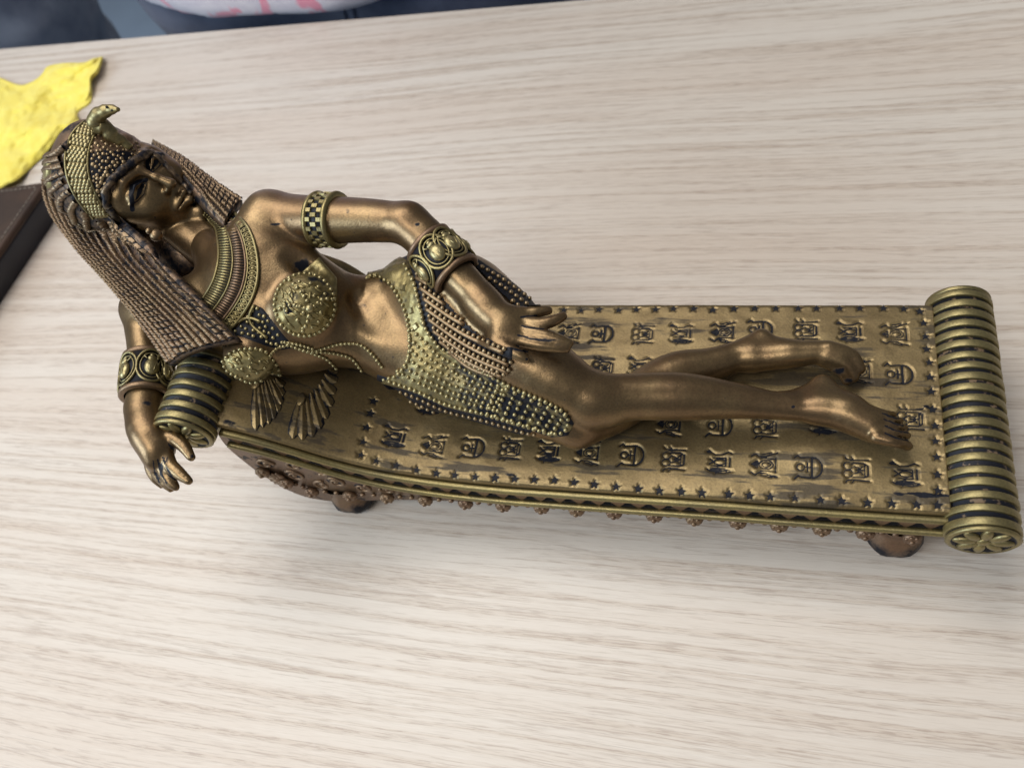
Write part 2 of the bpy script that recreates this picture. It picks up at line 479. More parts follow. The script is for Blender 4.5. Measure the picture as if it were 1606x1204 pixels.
def wood_mat():
    m, t, b = nt('pale_ash_laminate')
    v0 = coords(t, (100, 100, 100))
    wob = noise(t, coords(t, (2.2, 6, 6)), 1.0, 2, 0.4)
    cx_ = N(t, 'ShaderNodeSeparateXYZ'); t.links.new(v0, cx_.inputs[0])
    y = mth(t, 'ADD', cx_.outputs[1], mth(t, 'MULTIPLY', mth(t, 'SUBTRACT', wob, 0.5), 2.6))
    cb_ = N(t, 'ShaderNodeCombineXYZ')
    t.links.new(cx_.outputs[0], cb_.inputs[0]); t.links.new(y, cb_.inputs[1]); t.links.new(cx_.outputs[2], cb_.inputs[2])
    def mp(sx, sy, off=0):
        k = N(t, 'ShaderNodeMapping'); k.inputs['Scale'].default_value = (sx, sy, 1); k.inputs['Location'].default_value = (off, off * 1.7, 0)
        t.links.new(cb_.outputs[0], k.inputs[0]); return k.outputs[0]
    broad = noise(t, mp(0.022, 0.25), 1.0, 3, 0.5)
    mid = noise(t, mp(0.045, 2.7, 3.1), 1.0, 5, 0.66)
    fine = noise(t, mp(0.45, 12.0, 7.7), 1.0, 4, 0.7)
    pore = noise(t, mp(1.0, 15.0, 11.3), 1.0, 3, 0.6)
    pore2 = noise(t, mp(0.8, 20.0, 17.3), 1.0, 2, 0.5)
    ln = noise(t, mp(0.030, 0.9, 5.9), 1.0, 3, 0.55)
    def line_of(n_, w_): return mrange(t, mth(t, 'ABSOLUTE', mth(t, 'SUBTRACT', n_, 0.5)), w_, 0.0)
    col = mixc(t, mrange(t, mid, 0.34, 0.56), (0.455, 0.388, 0.325), (0.545, 0.495, 0.440))
    col = mixc(t, mrange(t, broad, 0.36, 0.66, 0.0, 0.6), col, (0.505, 0.430, 0.365))
    col = mixc(t, mrange(t, fine, 0.50, 0.72, 0.0, 0.35), col, (0.610, 0.572, 0.525))
    dk1 = mth(t, 'MULTIPLY', mrange(t, pore, 0.50, 0.63), mrange(t, mid, 0.56, 0.36, 0.10, 1.0))
    dk2 = mth(t, 'MULTIPLY', mrange(t, pore2, 0.53, 0.64), mrange(t, mid, 0.62, 0.40, 0.12, 0.8))
    lnf = mth(t, 'MULTIPLY', line_of(ln, 0.02), mrange(t, pore, 0.38, 0.58))
    dkk = mth(t, 'MAXIMUM', mth(t, 'MAXIMUM', dk1, dk2), mth(t, 'MULTIPLY', lnf, .8))
    col = mixc(t, mth(t, 'MULTIPLY', dkk, 0.56), col, (0.265, 0.203, 0.165))
    t.links.new(col, b.inputs['Base Color'])
    b.inputs['Roughness'].default_value = 0.42
    b.inputs['Specular IOR Level'].default_value = 0.45
    bump(t, b, mth(t, 'SUBTRACT', 1.0, dkk), 0.25, 0.0002)
    return m
WOOD = wood_mat()
def simple(name, col, rough=0.6, metal=0.0, var=0.25, scale=2.0, fine=0.0, fs=60.0):
    m, t, b = nt(name); v = coords(t)
    n1 = noise(t, v, scale, 4); c = mixc(t, mrange(t, n1, 0.3, 0.7), col, tuple(x * (1 - var) for x in col))
    t.links.new(c, b.inputs['Base Color']); b.inputs['Roughness'].default_value = rough; b.inputs['Metallic'].default_value = metal
    if fine: bump(t, b, noise(t, v, fs, 2), fine, 0.0006)
    return m

# ------------------------------------------------------------------ the table and floor
TABLE = thing('table', 'pale ash wood effect table under the bronze figurine', 'table', (0, 0, TZ - 73.9))
EDGE_Y = None
_e1, _e2 = P(0, 76, TZ), P(900, 0, TZ)
_dir = unit(_e2 - _e1); _nrm = np.array([-_dir[1], _dir[0], 0])
def tb(a, b, z): return _e1 + _dir * a + _nrm * b + np.array([0, 0, z - TZ])
mbt = MB()
A0, A1, B1, B0 = -40, 130, 0.0, -75
r_ = 0.12
top = [tb(A0, B0 + r_, TZ), tb(A1, B0 + r_, TZ), tb(A1, B1 - r_, TZ), tb(A0, B1 - r_, TZ)]
low = [tb(A0, B0, TZ - r_), tb(A1, B0, TZ - r_), tb(A1, B1, TZ - r_), tb(A0, B1, TZ - r_)]
bot = [tb(A0, B0, TZ - 2.5), tb(A1, B0, TZ - 2.5), tb(A1, B1, TZ - 2.5), tb(A0, B1, TZ - 2.5)]
mbt.add(top + low + bot, [(0, 1, 2, 3), (4, 5, 1, 0), (5, 6, 2, 1), (6, 7, 3, 2), (7, 4, 0, 3), (8, 9, 5, 4), (9, 10, 6, 5), (10, 11, 7, 6), (11, 8, 4, 7), (11, 10, 9, 8)])
obj('tabletop', mbt.mesh('tabletop', False), WOOD, TABLE)
legm = simple('grey_table_leg_paint', (0.30, 0.30, 0.31), 0.4, 0.5)
for a, b in ((A0 + 5, B0 + 5), (A1 - 5, B0 + 5), (A0 + 5, B1 - 12), (A1 - 5, B1 - 12)):
    k = MB(); c = tb(a, b, TZ - 38.2); box(k, c, (_dir, _nrm, np.array([0, 0, 1.])), (2.5, 2.5, 35.7))
    obj('leg', k.mesh('table_leg', False), legm, TABLE)
FZ = TZ - 73.9
k = MB(); k.add([(-400, -300, FZ), (400, -300, FZ), (400, 500, FZ), (-400, 500, FZ)], [(0, 1, 2, 3)])
fo = obj('floor', k.mesh('floor', False), simple('blue_grey_floor', (0.23, 0.30, 0.40), 0.5, 0, 0.12, 0.05)); fo['kind'] = 'structure'

# ------------------------------------------------------------------ the figurine's couch
FIG = thing('reclining_figurine', 'antique bronze and gold figurine of an Egyptian queen reclining on a couch', 'figurine')
_pk = np.array([(-14.2, 7.35), (-13.1, 6.95), (-12, 6.45), (-10.9, 5.75), (-9.8, 4.98), (-9.0, 4.5), (-8.2, 4.12), (-7.2, 3.78), (-6.0, 3.52), (-4.8, 3.34), (-3.4, 3.24), (-2, 3.2), (5, 3.2), (12.2, 3.2)])
_ps = spline(_pk, 200)
def zd(x): return np.interp(x, _ps[:, 0], _ps[:, 1])
def deck_at(u, v):
    z = 3.2
    for _ in range(14):
        p = P(u, v, z); z = 0.5 * z + 0.5 * float(zd(p[0]))
    return np.array([p[0], p[1], float(zd(p[0]))])
STARS = [(585, 628), (580, 647), (574, 669), (569, 692), (566, 713), (590, 722), (621, 729), (653, 736), (684, 741), (713, 744), (745, 747), (776, 749), (807, 750), (838, 751), (869, 752), (900, 755), (932, 758), (966, 762), (1001, 765), (1034, 768), (1069, 770), (1101, 772), (1143, 774), (1176, 776), (1208, 778), (1247, 780), (1287, 783), (1320, 784), (1361, 787), (1399, 788), (1438, 790), (1471, 791),
         (884, 485), (911, 486), (939, 484), (970, 485), (998, 484), (1028, 484), (1056, 483), (1088, 483), (1118, 485), (1151, 483), (1184, 482), (1217, 482), (1252, 482), (1281, 482), (1317, 482), (1349, 482), (1386, 482), (1418, 483), (1443, 487),
         (1449, 505), (1452, 526), (1454, 546), (1458, 567), (1459, 590), (1461, 613), (1463, 641), (1467, 666), (1468, 690), (1470, 715), (1471, 743), (1472, 768)]
def arc(cx, cy, rx, ry, a0, a1, n=14):
    return [(cx + rx * math.cos(math.radians(a0 + (a1 - a0) * i / n)), cy + ry * math.sin(math.radians(a0 + (a1 - a0) * i / n))) for i in range(n + 1)]
GLY = {
 'A': [([(.25, -.8), (.25, .8)], .15), (arc(.25, 0, .68, .8, -90, 90), .14), (arc(-.52, 0, .27, .27, 0, 360), .10), ([(-.25, 0), (.25, 0)], .10), ([(-.06, -.36), (-.06, .36)], .10),
       ([(-.95, .72), (-.72, .92), (-.55, .74), (.15, .80)], .12), ([(-.95, -.95), (-.68, -.66), (-.5, -.78), (.12, -.80)], .12)],
 'B': [(arc(-.52, .30, .30, .28, 20, 340), .09), (arc(-.52, -.30, .30, .28, 20, 340), .09), ([(-.2, .55), (.5, .55), (.78, .38), (.78, -.38), (.5, -.55), (-.2, -.55)], .10), ([(.56, .5), (.56, -.5)], .07),
       ([(-.12, .28), (.3, .12), (.42, .3)], .09), ([(-.12, -.28), (.3, -.12), (.42, -.3)], .09), ([(.05, .0), (.45, .0)], .13), ([(-.72, .98), (-.6, .80), (-.3, .74), (.88, .82)], .09), ([(-.3, .98), (-.15, .8)], .08),
       ([(-.72, -1.0), (-.6, -.82), (-.3, -.76), (.88, -.82)], .09), ([(-.3, -1.0), (-.15, -.82)], .08)],
 'C': [([(-.85, -.62), (-.62, -.80), (-.6, -.62), (-.1, -.5), (.45, -.58), (.95, -.72), (.4, -.9), (-.2, -.86), (-.6, -.80)], .11), ([(-.5, -.7), (.5, -.72)], .16), ([(-.2, -.88), (-.25, -1.02)], .08),
       ([(-.95, .78), (-.75, .95), (-.62, .78), (-.3, .58), (.2, .62), (.65, .85), (.9, .72)], .10), ([(-.9, .78), (-.6, .74)], .18), (arc(.05, 0, .42, .22, 0, 360), .10), ([(.48, -.3), (.48, .3)], .10), ([(.75, -.36), (.75, .36)], .13),
       ([(-.4, .0), (-.7, .24)], .10), ([(-.4, 0), (-.72, -.2)], .10), ([(-.45, .32), (.5, .36)], .08), ([(-.45, -.32), (.5, -.36)], .08)],
 'D': [([(-.9, 0), (-.5, .28), (-.5, -.28), (-.9, 0)], .13), ([(-.8, 0), (-.52, 0)], .16), (arc(.12, 0, .48, .36, 0, 360), .07), (arc(.12, 0, .28, .2, 0, 360), .06), ([(.78, -.58), (.78, .58)], .10), ([(-.3, .5), (.72, .48)], .07), ([(-.3, -.5), (.72, -.48)], .07),
       ([(-.95, .62), (-.62, .84), (-.4, .62), (.1, .66), (.45, .84), (.9, .98)], .10), ([(-.2, .8), (.5, 1.0)], .08), ([(-.95, -.66), (-.62, -.86), (-.4, -.66), (.1, -.7), (.45, -.88), (.9, -.98)], .10), ([(-.2, -.84), (.5, -1.02)], .08)],
}
GL = [('C', 618, 683), ('D', 680, 698), ('A', 741, 701), ('B', 800, 703), ('C', 860, 706), ('D', 922, 709), ('A', 990, 713), ('B', 1056, 719), ('C', 1128, 723), ('D', 1199, 727), ('A', 1268, 732), ('B', 1343, 736), ('C', 1420, 742),
      ('D', 893, 522), ('A', 944, 523), ('B', 1008, 523), ('C', 1068, 522), ('D', 1134, 520), ('A', 1192, 516), ('B', 1264, 517), ('C', 1333, 519), ('D', 1404, 523),
      ('B', 945, 576), ('C', 1003, 574), ('D', 1065, 572), ('A', 1128, 572), ('D', 1346, 582), ('A', 1410, 586), ('C', 672, 632), ('B', 1428, 656), ('D', 1050, 664), ('A', 1128, 666), ('B', 1200, 668), ('C', 1290, 662)]
GS = 0.47
deck_marks = []      # (x, y, kind)
for u, v in STARS: deck_marks.append((*deck_at(u, v)[:2], 'star'))
for k_, u, v in GL: deck_marks.append((*deck_at(u, v)[:2], k_))
STR = 0.175
def star_poly(s=1.0, rot=0.3):
    return [(s * STR * (1 if i % 2 == 0 else .42) * math.cos(rot + math.pi * i / 5), s * STR * (1 if i % 2 == 0 else .42) * math.sin(rot + math.pi * i / 5)) for i in range(10)]
X0, X1, Y0, Y1 = -13.15, 11.75, -4.0, 4.0
hx = 0.045
gx = np.arange(X0, X1 + hx, hx); gy = np.linspace(Y0, Y1, 179)
GX, GY = np.meshgrid(gx, gy, indexing='ij')
GZ = zd(GX) + 0.03 * vnoise(np.stack([GX * .5, GY * .5, 0 * GX], -1), 3) + 0.008 * vnoise(np.stack([GX * 2.2, GY * 3, 0 * GX], -1), 5)
GZ += .75 * smoothstep(1.6, 4.0, GY) * smoothstep(-9.3, -10.6, GX)
edge = np.minimum(GY - Y0, Y1 - GY)
GZ -= 0.07 * (1 - smoothstep(0, 0.14, edge))
GW = np.zeros_like(GX)
for x, y, kd in deck_marks:
    R_ = 0.62
    i0, i1 = np.searchsorted(gx, [x - R_, x + R_]); j0, j1 = np.searchsorted(gy, [y - R_, y + R_])
    if i1 <= i0 or j1 <= j0: continue
    q = np.stack([GX[i0:i1, j0:j1] - x, GY[i0:i1, j0:j1] - y], -1).reshape(-1, 2)
    if kd == 'star': d = -poly_sd(q, star_poly())
    else:
        d = np.full(len(q), 9.0)
        for pl, wd in GLY[kd]:
            d = np.minimum(d, line_d(q, np.array(pl) * GS) - wd * GS * 0.45)
    d = d.reshape(i1 - i0, j1 - j0)
    inside = 1 - smoothstep(-0.01, 0.05, d)
    ink = 0.75 + 0.35 * vnoise(np.array([[x * .4, y * .5, 1.0]]), 9)[0]
    GZ[i0:i1, j0:j1] += -0.060 * inside + 0.001 * np.exp(-((d - 0.075) / 0.035) ** 2)
    GW[i0:i1, j0:j1] = np.maximum(GW[i0:i1, j0:j1], (1 - smoothstep(-0.01, 0.03, d)) * ink)
# brush-missed patches of black on the bed
for (u, v, ru, rv, am) in [(800, 745, .5, .28, .55), (1440, 775, 1.6, .10, .9), (1350, 790, 1.3, .07, .6), (1452, 640, .18, .5, .7), (1030, 476, 1.2, .10, .6), (1455, 560, .15, 1.0, .35), (1000, 496, 1.2, .08, .35), (640, 612, 1.1, .55, .95), (700, 632, 1.0, .35, .8), (360, 664, .35, .16, .8), (1380, 700, 1.0, .3, .25)]:
    c = deck_at(u, v)
    GW = np.maximum(GW, am * np.exp(-(((GX - c[0]) / ru) ** 2 + ((GY - c[1]) / rv) ** 2)) * (0.6 + 0.8 * np.clip(vnoise(np.stack([GX * 3, GY * 9, 0 * GX], -1), 12), -1, 1)))
nx, ny = GX.shape
Vd = np.stack([GX, GY, GZ], -1).reshape(-1, 3)
I = np.arange(nx * ny).reshape(nx, ny)
Fd = np.stack([I[:-1, :-1], I[1:, :-1], I[1:, 1:], I[:-1, 1:]], -1).reshape(-1, 4)
ring_i = np.concatenate([I[:, 0], I[-1, 1:], I[-2::-1, -1], I[0, -2:0:-1]])
lowv = Vd[ring_i].copy(); lowv[:, 2] = zd(lowv[:, 0]) - 0.36
nl = len(ring_i); base = len(Vd); jj = np.arange(nl)
side = np.stack([ring_i[jj], base + jj, base + (jj + 1) % nl, ring_i[(jj + 1) % nl]], -1)
Vd2 = np.concatenate([Vd, lowv]); Fd2 = np.concatenate([Fd, side])
BED = obj('bed_panel', make_mesh('bed_panel', Vd2, Fd2, True, {'wash': np.concatenate([GW.ravel(), np.full(nl, 0.1)])}), DECKM, FIG)
DECK = Surf(Vd, Fd[:: 1])
# the inked marks lying in their grooves
def ribbon(mb, pl, wd, z=0.0):
    pl = np.array(pl, float); m = len(pl); L = []; Rr = []
    cl = np.allclose(pl[0], pl[-1])
    for i in range(m):
        a = pl[i - 1] if i > 0 else (pl[-2] if cl else pl[0]); b = pl[i + 1] if i < m - 1 else (pl[1] if cl else pl[-1])
        t = b - a; t = t / (np.linalg.norm(t) + 1e-9); n_ = np.array([-t[1], t[0]]) * wd / 2
        L.append((*(pl[i] + n_), z)); Rr.append((*(pl[i] - n_), z))
    mb.add(L + Rr, [(i, i + 1, m + i + 1, m + i) for i in range(m - 1)])
def local_mesh(mb, name, smooth=False):
    me = bpy.data.meshes.new(name); V = np.concatenate(mb.v) * 0.01
    me.from_pydata(V.tolist(), [], mb.f); me.update(); me.polygons.foreach_set('use_smooth', [smooth] * len(me.polygons)); return me
mark_me = {}
k = MB(); sp = star_poly(0.93); k.add([(0, 0, 0)] + [(a, b, 0) for a, b in sp], [(0, 1 + i, 1 + (i + 1) % 10) for i in range(10)]); mark_me['star'] = local_mesh(k, 'star')
for g, st in GLY.items():
    k = MB()
    for q, (pl, wd) in enumerate(st): ribbon(k, np.array(pl) * GS, wd * GS * 0.84, 0.0012 * q)
    mark_me[g] = local_mesh(k, 'glyph')
GN = {'A': 'ankh in boat hieroglyph', 'B': 'twin loop cartouche hieroglyph', 'C': 'paired bird hieroglyph', 'D': 'kneeling winged figure hieroglyph'}
def place_local(name, me, mat, p, nrm, parent, rot=0.0, scale=1.0, xdir=(1, 0, 0), label=None):
    o = bpy.data.objects.new(name, me); COL.objects.link(o)
    if not me.materials: me.materials.append(mat)
    n_ = unit(nrm); x = unit(np.asarray(xdir, float) - n_ * (np.asarray(xdir, float) @ n_)); y = np.cross(n_, x)
    c, s = math.cos(rot), math.sin(rot); X = (c * x + s * y) * scale; Y = (-s * x + c * y) * scale
    M = Matrix.Identity(4); q = wpos(p)
    for i in range(3): M[i][0], M[i][1], M[i][2], M[i][3] = X[i], Y[i], n_[i] * scale, q[i]
    o.parent = parent; o.matrix_parent_inverse = parent.matrix_world.inverted(); o.matrix_basis = M
    if label: o['label'] = label
    return o
for x, y, kd in deck_marks:
    z = float(zd(x)); sl = float(zd(x + .1) - zd(x - .1)) / .2
    zz = z + 0.03 * vnoise(np.array([[x * .5, y * .5, 0]]), 3)[0]
    place_local('star' if kd == 'star' else 'glyph', mark_me[kd], INK, (x, y, zz - 0.046), (-sl, 0, 1), BED, rot=random.uniform(-.5, .5) if kd == 'star' and False else 0, label=None if kd == 'star' else GN[kd])
# feathers of the two wings in relief on the raised end
def feather(root, tip, wd, parent, h=0.09):
    a = deck_at(*root); b = deck_at(*tip); n = 9; L = []
    d = unit(b - a); nrm = np.array([-(zd(a[0] + .1) - zd(a[0] - .1)) / .2, 0, 1.0]); nrm = unit(nrm); s_ = unit(np.cross(nrm, d))
    mb = MB(); vs = []
    for i in range(n):
        t = i / (n - 1); c = a + (b - a) * t; c[2] = float(zd(c[0]))
        w_ = wd * (0.30 + 0.70 * math.sin(min(t * 1.25, 1) * math.pi / 2)) * (1 if t < 0.82 else math.sqrt(max(0.0, 1 - ((t - .82) / .185) ** 2)))
        for q, hh in ((-1, -0.02), (-.8, .6), (-.12, .75), (0, 1.15), (.12, .75), (.8, .6), (1, -0.02)):
            vs.append(c + s_ * w_ * q + nrm * h * hh)
    f = [(i * 7 + j, i * 7 + j + 1, i * 7 + 8 + j, i * 7 + 7 + j) for i in range(n - 1) for j in range(6)]
    mb.add(vs, f); mb.a = [np.tile([.95, .55, .12, 0, .12, .55, .95], n)]; return obj('feather', mb.mesh('feather'), DECKM, parent)
def zq(x, y): return (170 + x / 4.0125, 560 + y / 4.0125)
W1 = [((925, 160), (928, 462)), ((945, 158), (972, 442)), ((965, 155), (1010, 420)), ((985, 150), (1042, 388)), ((1003, 146), (1070, 345)), ((1020, 142), (1088, 296)), ((1038, 138), (1098, 242)), ((1052, 132), (1100, 185))]
W2 = [((1205, 265), (1160, 512)), ((1222, 258), (1220, 520)), ((1245, 248), (1283, 502)), ((1272, 228), (1332, 452)), ((1300, 200), (1372, 388)), ((1325, 170), (1402, 310)), ((1345, 140), (1422, 232)), ((1360, 105), (1436, 158)), ((1375, 70), (1446, 90))]
for WW, lab in ((W1, 'small fan wing by the bolster'), (W2, 'larger fan wing under the ribs')):
    c = deck_at(*zq(*WW[0][0])); mb = MB(); ball(mb, c, (.22, .3, .06)); wing = obj('wing', mb.mesh('wing'), DECKM, FIG, label=lab)
    for k_, (r0, t0) in enumerate(WW): feather(zq(*r0), zq(*t0), 0.19 if WW is W1 else 0.235, wing, 0.036 + 0.010 * (k_ % 2))
# couch frame: extruded body under the bed
prof = [(-13.5, 6.1), (-13.85, 4.7), (-13.85, 3.2), (-13.7, 1.9), (-13.35, .7), (-12.7, -.1), (-11.4, -.35), (-10, .0), (-8, .45), (-5, .8), (-3, .95), (12.2, .95)]
xs = np.linspace(-13.4, 12.2, 120)
bx = spline(np.array(prof), 80)
poly = [(x, zd(x) - .33) for x in xs] + [tuple(p) for p in bx[::-1]]
mb = MB(); n = len(poly)
vs = [(x, -3.88, z) for x, z in poly] + [(x, 3.72, z) for x, z in poly]
mb.add(vs, [(i, i + n, (i + 1) % n + n, (i + 1) % n) for i in range(n)] + [tuple(range(n)), tuple(range(2 * n - 1, n - 1, -1))], 0.12)
CFR = obj('couch_frame', mb.mesh('couch_frame', False), SIDEM, FIG)
def spiral(cx, cz, r, turns, a0, sgn):
    t = np.linspace(0, 1, 26); a = a0 + sgn * turns * 2 * math.pi * t; q = r * (1 - .85 * t)
    return np.stack([cx + q * np.cos(a), np.full_like(t, -3.90), cz + q * np.sin(a)], -1)
for cx, cz, r, a0, sg in ((-12.9, 3.3, .42, 0, 1), (-12.1, 2.3, .46, 2, -1), (-11.2, 1.5, .40, 1, 1), (-12.6, 4.4, .34, 3, -1), (-11.6, 3.3, .40, 0, 1), (-10.4, 1.9, .42, 2, -1), (-10.6, 2.9, .32, 4, 1), (-9.4, 1.5, .38, 1, -1), (-9.5, 2.4, .26, 0, 1), (-8.3, 1.5, .32, 3, 1), (-7.2, 1.5, .28, 2, -1), (-6.1, 1.5, .26, 0, 1)):
    k = MB(); tube(k, spiral(cx, cz, r, 1.4, a0, sg), np.linspace(.085, .045, 26), 6, hint=(0, 1, 0)); ball(k, (cx, -3.9, cz), (.09, .07, .09))
    obj('scroll', k.mesh('scroll'), COPPER, CFR)
    k = MB(); ball(k, (cx, -3.86, cz), (r * 1.12, .045, r * 1.0)); obj('scroll_ground', k.mesh('scroll_ground'), BLACK, CFR)
xr = np.linspace(-13.0, 11.9, 130)
for sy, nm in ((-1, 'front'), (1, 'back')):
    for (yy, dz, rr) in ((4.10, -.50, .145), (4.26, -1.16, .135)):
        mb = MB(); wob = 0.02 * vnoise(np.stack([xr * .6, 0 * xr, 0 * xr + yy], -1), 4)
        tube(mb, np.stack([xr, np.full_like(xr, sy * yy), zd(xr) + dz + wob], -1), rr, 10)
        obj('rail', mb.mesh('rail'), GOLD, FIG)
    mb = MB()   # dark recess between the rails
    vs = [(x, sy * 4.02, zd(x) - .45) for x in xr] + [(x, sy * 4.12, zd(x) - 1.25) for x in xr] + [(x, sy * 3.6, zd(x) - .45) for x in xr] + [(x, sy * 3.6, zd(x) - 1.3) for x in xr]
    m_ = len(xr); mb.add(vs, [(a + i, a + i + 1, b + i + 1, b + i) for i in range(m_ - 1) for a, b in ((0, m_), (2 * m_, 0), (m_, 3 * m_))])
    obj('frieze', mb.mesh('frieze'), CHIP, FIG)
    for i in range(34):
        x = -12.6 + i * .725
        mb = MB(); pts = [(-.34, -.02), (-.1, -.30), (0, -.42), (.1, -.30), (.34, -.02), (.15, .08), (-.15, .08)]
        f = [(x + a, sy * (4.06 - .12 * b), zd(x + a) - .72 + b) for a, b in pts]
        bk = [(x + a * .8, sy * (4.15 - .12 * b), zd(x + a * .8) - .72 + b * .8 - .02) for a, b in pts]
        mb.add(f + bk, [tuple(range(7, 14))] + [(q, (q + 1) % 7, 7 + (q + 1) % 7, 7 + q) for q in range(7)])
        obj('scallop', mb.mesh('scallop', False), COPPER, FIG)
# hanging bosses along the lower edge
BO = [(412, 740), (450, 757), (489, 771), (549, 777), (607, 780), (667, 784), (730, 789), (789, 793), (849, 796), (904, 800), (963, 804), (1026, 809), (1089, 814), (1157, 819), (1222, 824), (1289, 830), (1357, 836), (1430, 843)]
def boss(mb, c, s=1.0, sy=-1):
    ball(mb, c, (.33 * s, .20 * s, .30 * s))
    for i in range(7):
        a = i * 2 * math.pi / 7; ball(mb, c + np.array([.2 * s * math.cos(a), sy * .085 * s, .2 * s * math.sin(a)]), .085 * s)
    ball(mb, c + np.array([0, sy * .17 * s, 0]), .11 * s)
bpts = []
for u, v in BO:
    c = Py(u, v, -4.05); bpts.append(c); mb = MB(); boss(mb, c); obj('boss', mb.mesh('boss'), COPPER, FIG)
bp = np.array(bpts)
mb = MB()
for a, b in zip(bp[:-1], bp[1:]):
    for t in (.35, .65): ball(mb, a + (b - a) * t + np.array([0, .05, .06]), (.12, .1, .1))
obj('small_bead_row', mb.mesh('small_bead_row'), COPPER, FIG, kind='stuff')
bb = spline(bp, 90)
mb = MB(); vs = [p + np.array([0, .12, .16]) for p in bb] + [np.array([p[0], -3.7, zd(p[0]) - 1.2]) for p in bb] + [p + np.array([0, .2, -.15]) for p in bb] + [np.array([p[0], -3.5, p[2] - .1]) for p in bb]
m_ = len(bb); mb.add(vs, [(a + i, a + i + 1, b + i + 1, b + i) for i in range(m_ - 1) for a, b in ((m_, 0), (0, 2 * m_), (2 * m_, 3 * m_))], .15)
obj('lower_moulding', mb.mesh('lower_moulding'), COPPER, FIG)
# palmette under the head end
c = Py(452, 752, -3.95)
for i in range(7):
    a = math.radians(100 + i * 20); mb = MB(); d = np.array([math.cos(a), -.1, math.sin(a)])
    tube(mb, [c + d * .1, c + d * .45, c + d * .8], [.04, .1, .05], 6); obj('palmette_leaf', mb.mesh('palmette_leaf'), COPPER, FIG)
for u, v in ((1404, 856), (546, 792)):
    for sy in (-1, 1):
        p = P(u, v, -.35); p[1] = sy * 3.45
        mb = MB(); a_ = np.linspace(0, 2 * math.pi, 25)[:-1]; vs = []; pf = [(.0, -.75), (.55, -.72), (.86, -.50), (.98, -.15), (.92, .25), (.70, .55), (.62, .9), (.75, 1.3)]
        for r0, z0 in pf: vs += [p + np.array([r0 * 1.0 * math.cos(q), r0 * .86 * math.sin(q) * (1 + .05 * math.cos(6 * q)), z0]) for q in a_]
        mb.add(vs, [(j * 24 + i, j * 24 + (i + 1) % 24, j * 24 + 24 + (i + 1) % 24, j * 24 + 24 + i) for j in range(7) for i in range(24)])
        mb.a = [np.clip(.55 * np.sin(np.arange(len(vs)) * 2 * math.pi / 24 - .6), 0, 1)]
        mm = mb.mesh('foot'); obj('foot', mm, COPPER, FIG)
# rollers
def roller(name, cx, cz, R, ya, yb, nring, pitch, wr, capname):
    mb = MB(); n = 40
    def circ(y, r): return [(cx + r * math.cos(2 * math.pi * i / n), y, cz + r * math.sin(2 * math.pi * i / n)) for i in range(n)]
    vs = circ(ya, R - .05) + circ(yb, R - .05)
    mb.add(vs, [(i, (i + 1) % n, n + (i + 1) % n, n + i) for i in range(n)] + [tuple(range(n - 1, -1, -1)), tuple(range(n, 2 * n))])
    core = obj(name, mb.mesh(name), CHIP, FIG)
    kme = MB(); pr = [(-wr, -.07), (-wr, .01), (-wr * .97, .032), (-wr * .90, .044), (-wr * .8, .05), (wr * .8, .05), (wr * .90, .044), (wr * .97, .032), (wr, .01), (wr, -.07)]
    vs = []
    for yy, dr in pr: vs += [(( R + dr) * math.cos(2 * math.pi * i / n), yy, (R + dr) * math.sin(2 * math.pi * i / n)) for i in range(n)]
    kme.add(vs, [(j * n + i, j * n + (i + 1) % n, (j + 1) * n + (i + 1) % n, (j + 1) * n + i) for j in range(9) for i in range(n)])
    rm = local_mesh(kme, 'ring', True); rm.materials.append(RINGM)
    for i in range(nring):
        y = ya + .17 + i * pitch
        o = bpy.data.objects.new('ring', rm); COL.objects.link(o); o.parent = core; o.matrix_parent_inverse = core.matrix_world.inverted()
        y += random.uniform(-.014, .014); sc_ = random.uniform(.988, 1.012); o.scale = (sc_, random.uniform(.9, 1.08), sc_)
        o.location = wpos((cx, y, cz)); o.rotation_euler = (random.uniform(-.016, .016), random.uniform(0, 6.28), random.uniform(-.012, .012))
    for sy, y in ((-1, ya), (1, yb)):
        mb = MB(); prf = [(R - .04, 0), (R + .02, .10), (R - .10, .17), (R - .22, .10), (.0, .10)]
        vs = []
        for r, d in prf: vs += [(cx + r * math.cos(2 * math.pi * i / n), y + sy * d, cz + r * math.sin(2 * math.pi * i / n)) for i in range(n)]
        mb.add(vs, [(j * n + i, j * n + (i + 1) % n, (j + 1) * n + (i + 1) % n, (j + 1) * n + i) for j in range(4) for i in range(n)])
        mb.a = [np.repeat([.1, .1, .15, .9, .8], n)]
        cap = obj(capname, mb.mesh(capname), GOLD, core)
        pm = MB()
        for i in range(8):
            a = 2 * math.pi * i / 8; d = np.array([math.cos(a), 0, math.sin(a)]); s2 = np.array([-math.sin(a), 0, math.cos(a)])
            ball(pm, np.array([cx, y + sy * .10, cz]) + d * R * .5, (R * .36, R * .17, .14), (d, s2, np.array([0, 1., 0])))
        ball(pm, (cx, y + sy * .12, cz), (R * .2, .12, R * .2))
        V_ = np.concatenate(pm.v); g = MB(); g.v = pm.v; g.f = pm.f; g.n = pm.n; g.a = pm.a
        obj('rosette', g.mesh('rosette'), GOLD, core)
    return core
roller('foot_roller', 12.72, 2.62, 1.06, -4.55, 4.35, 21, 0.427, 0.130, 'roller_end')
roller('head_bolster', -14.0, 7.02, 1.08, -4.45, 4.35, 20, 0.445, 0.132, 'bolster_end')
# ------------------------------------------------------------------ the queen's body
BF = Field((-20.2, -7.2, 3.0), (11.6, 6.4, 12.6), 0.062)
def ch(nodes, k=0.3): BF.chain([J(*n) for n in nodes], k)
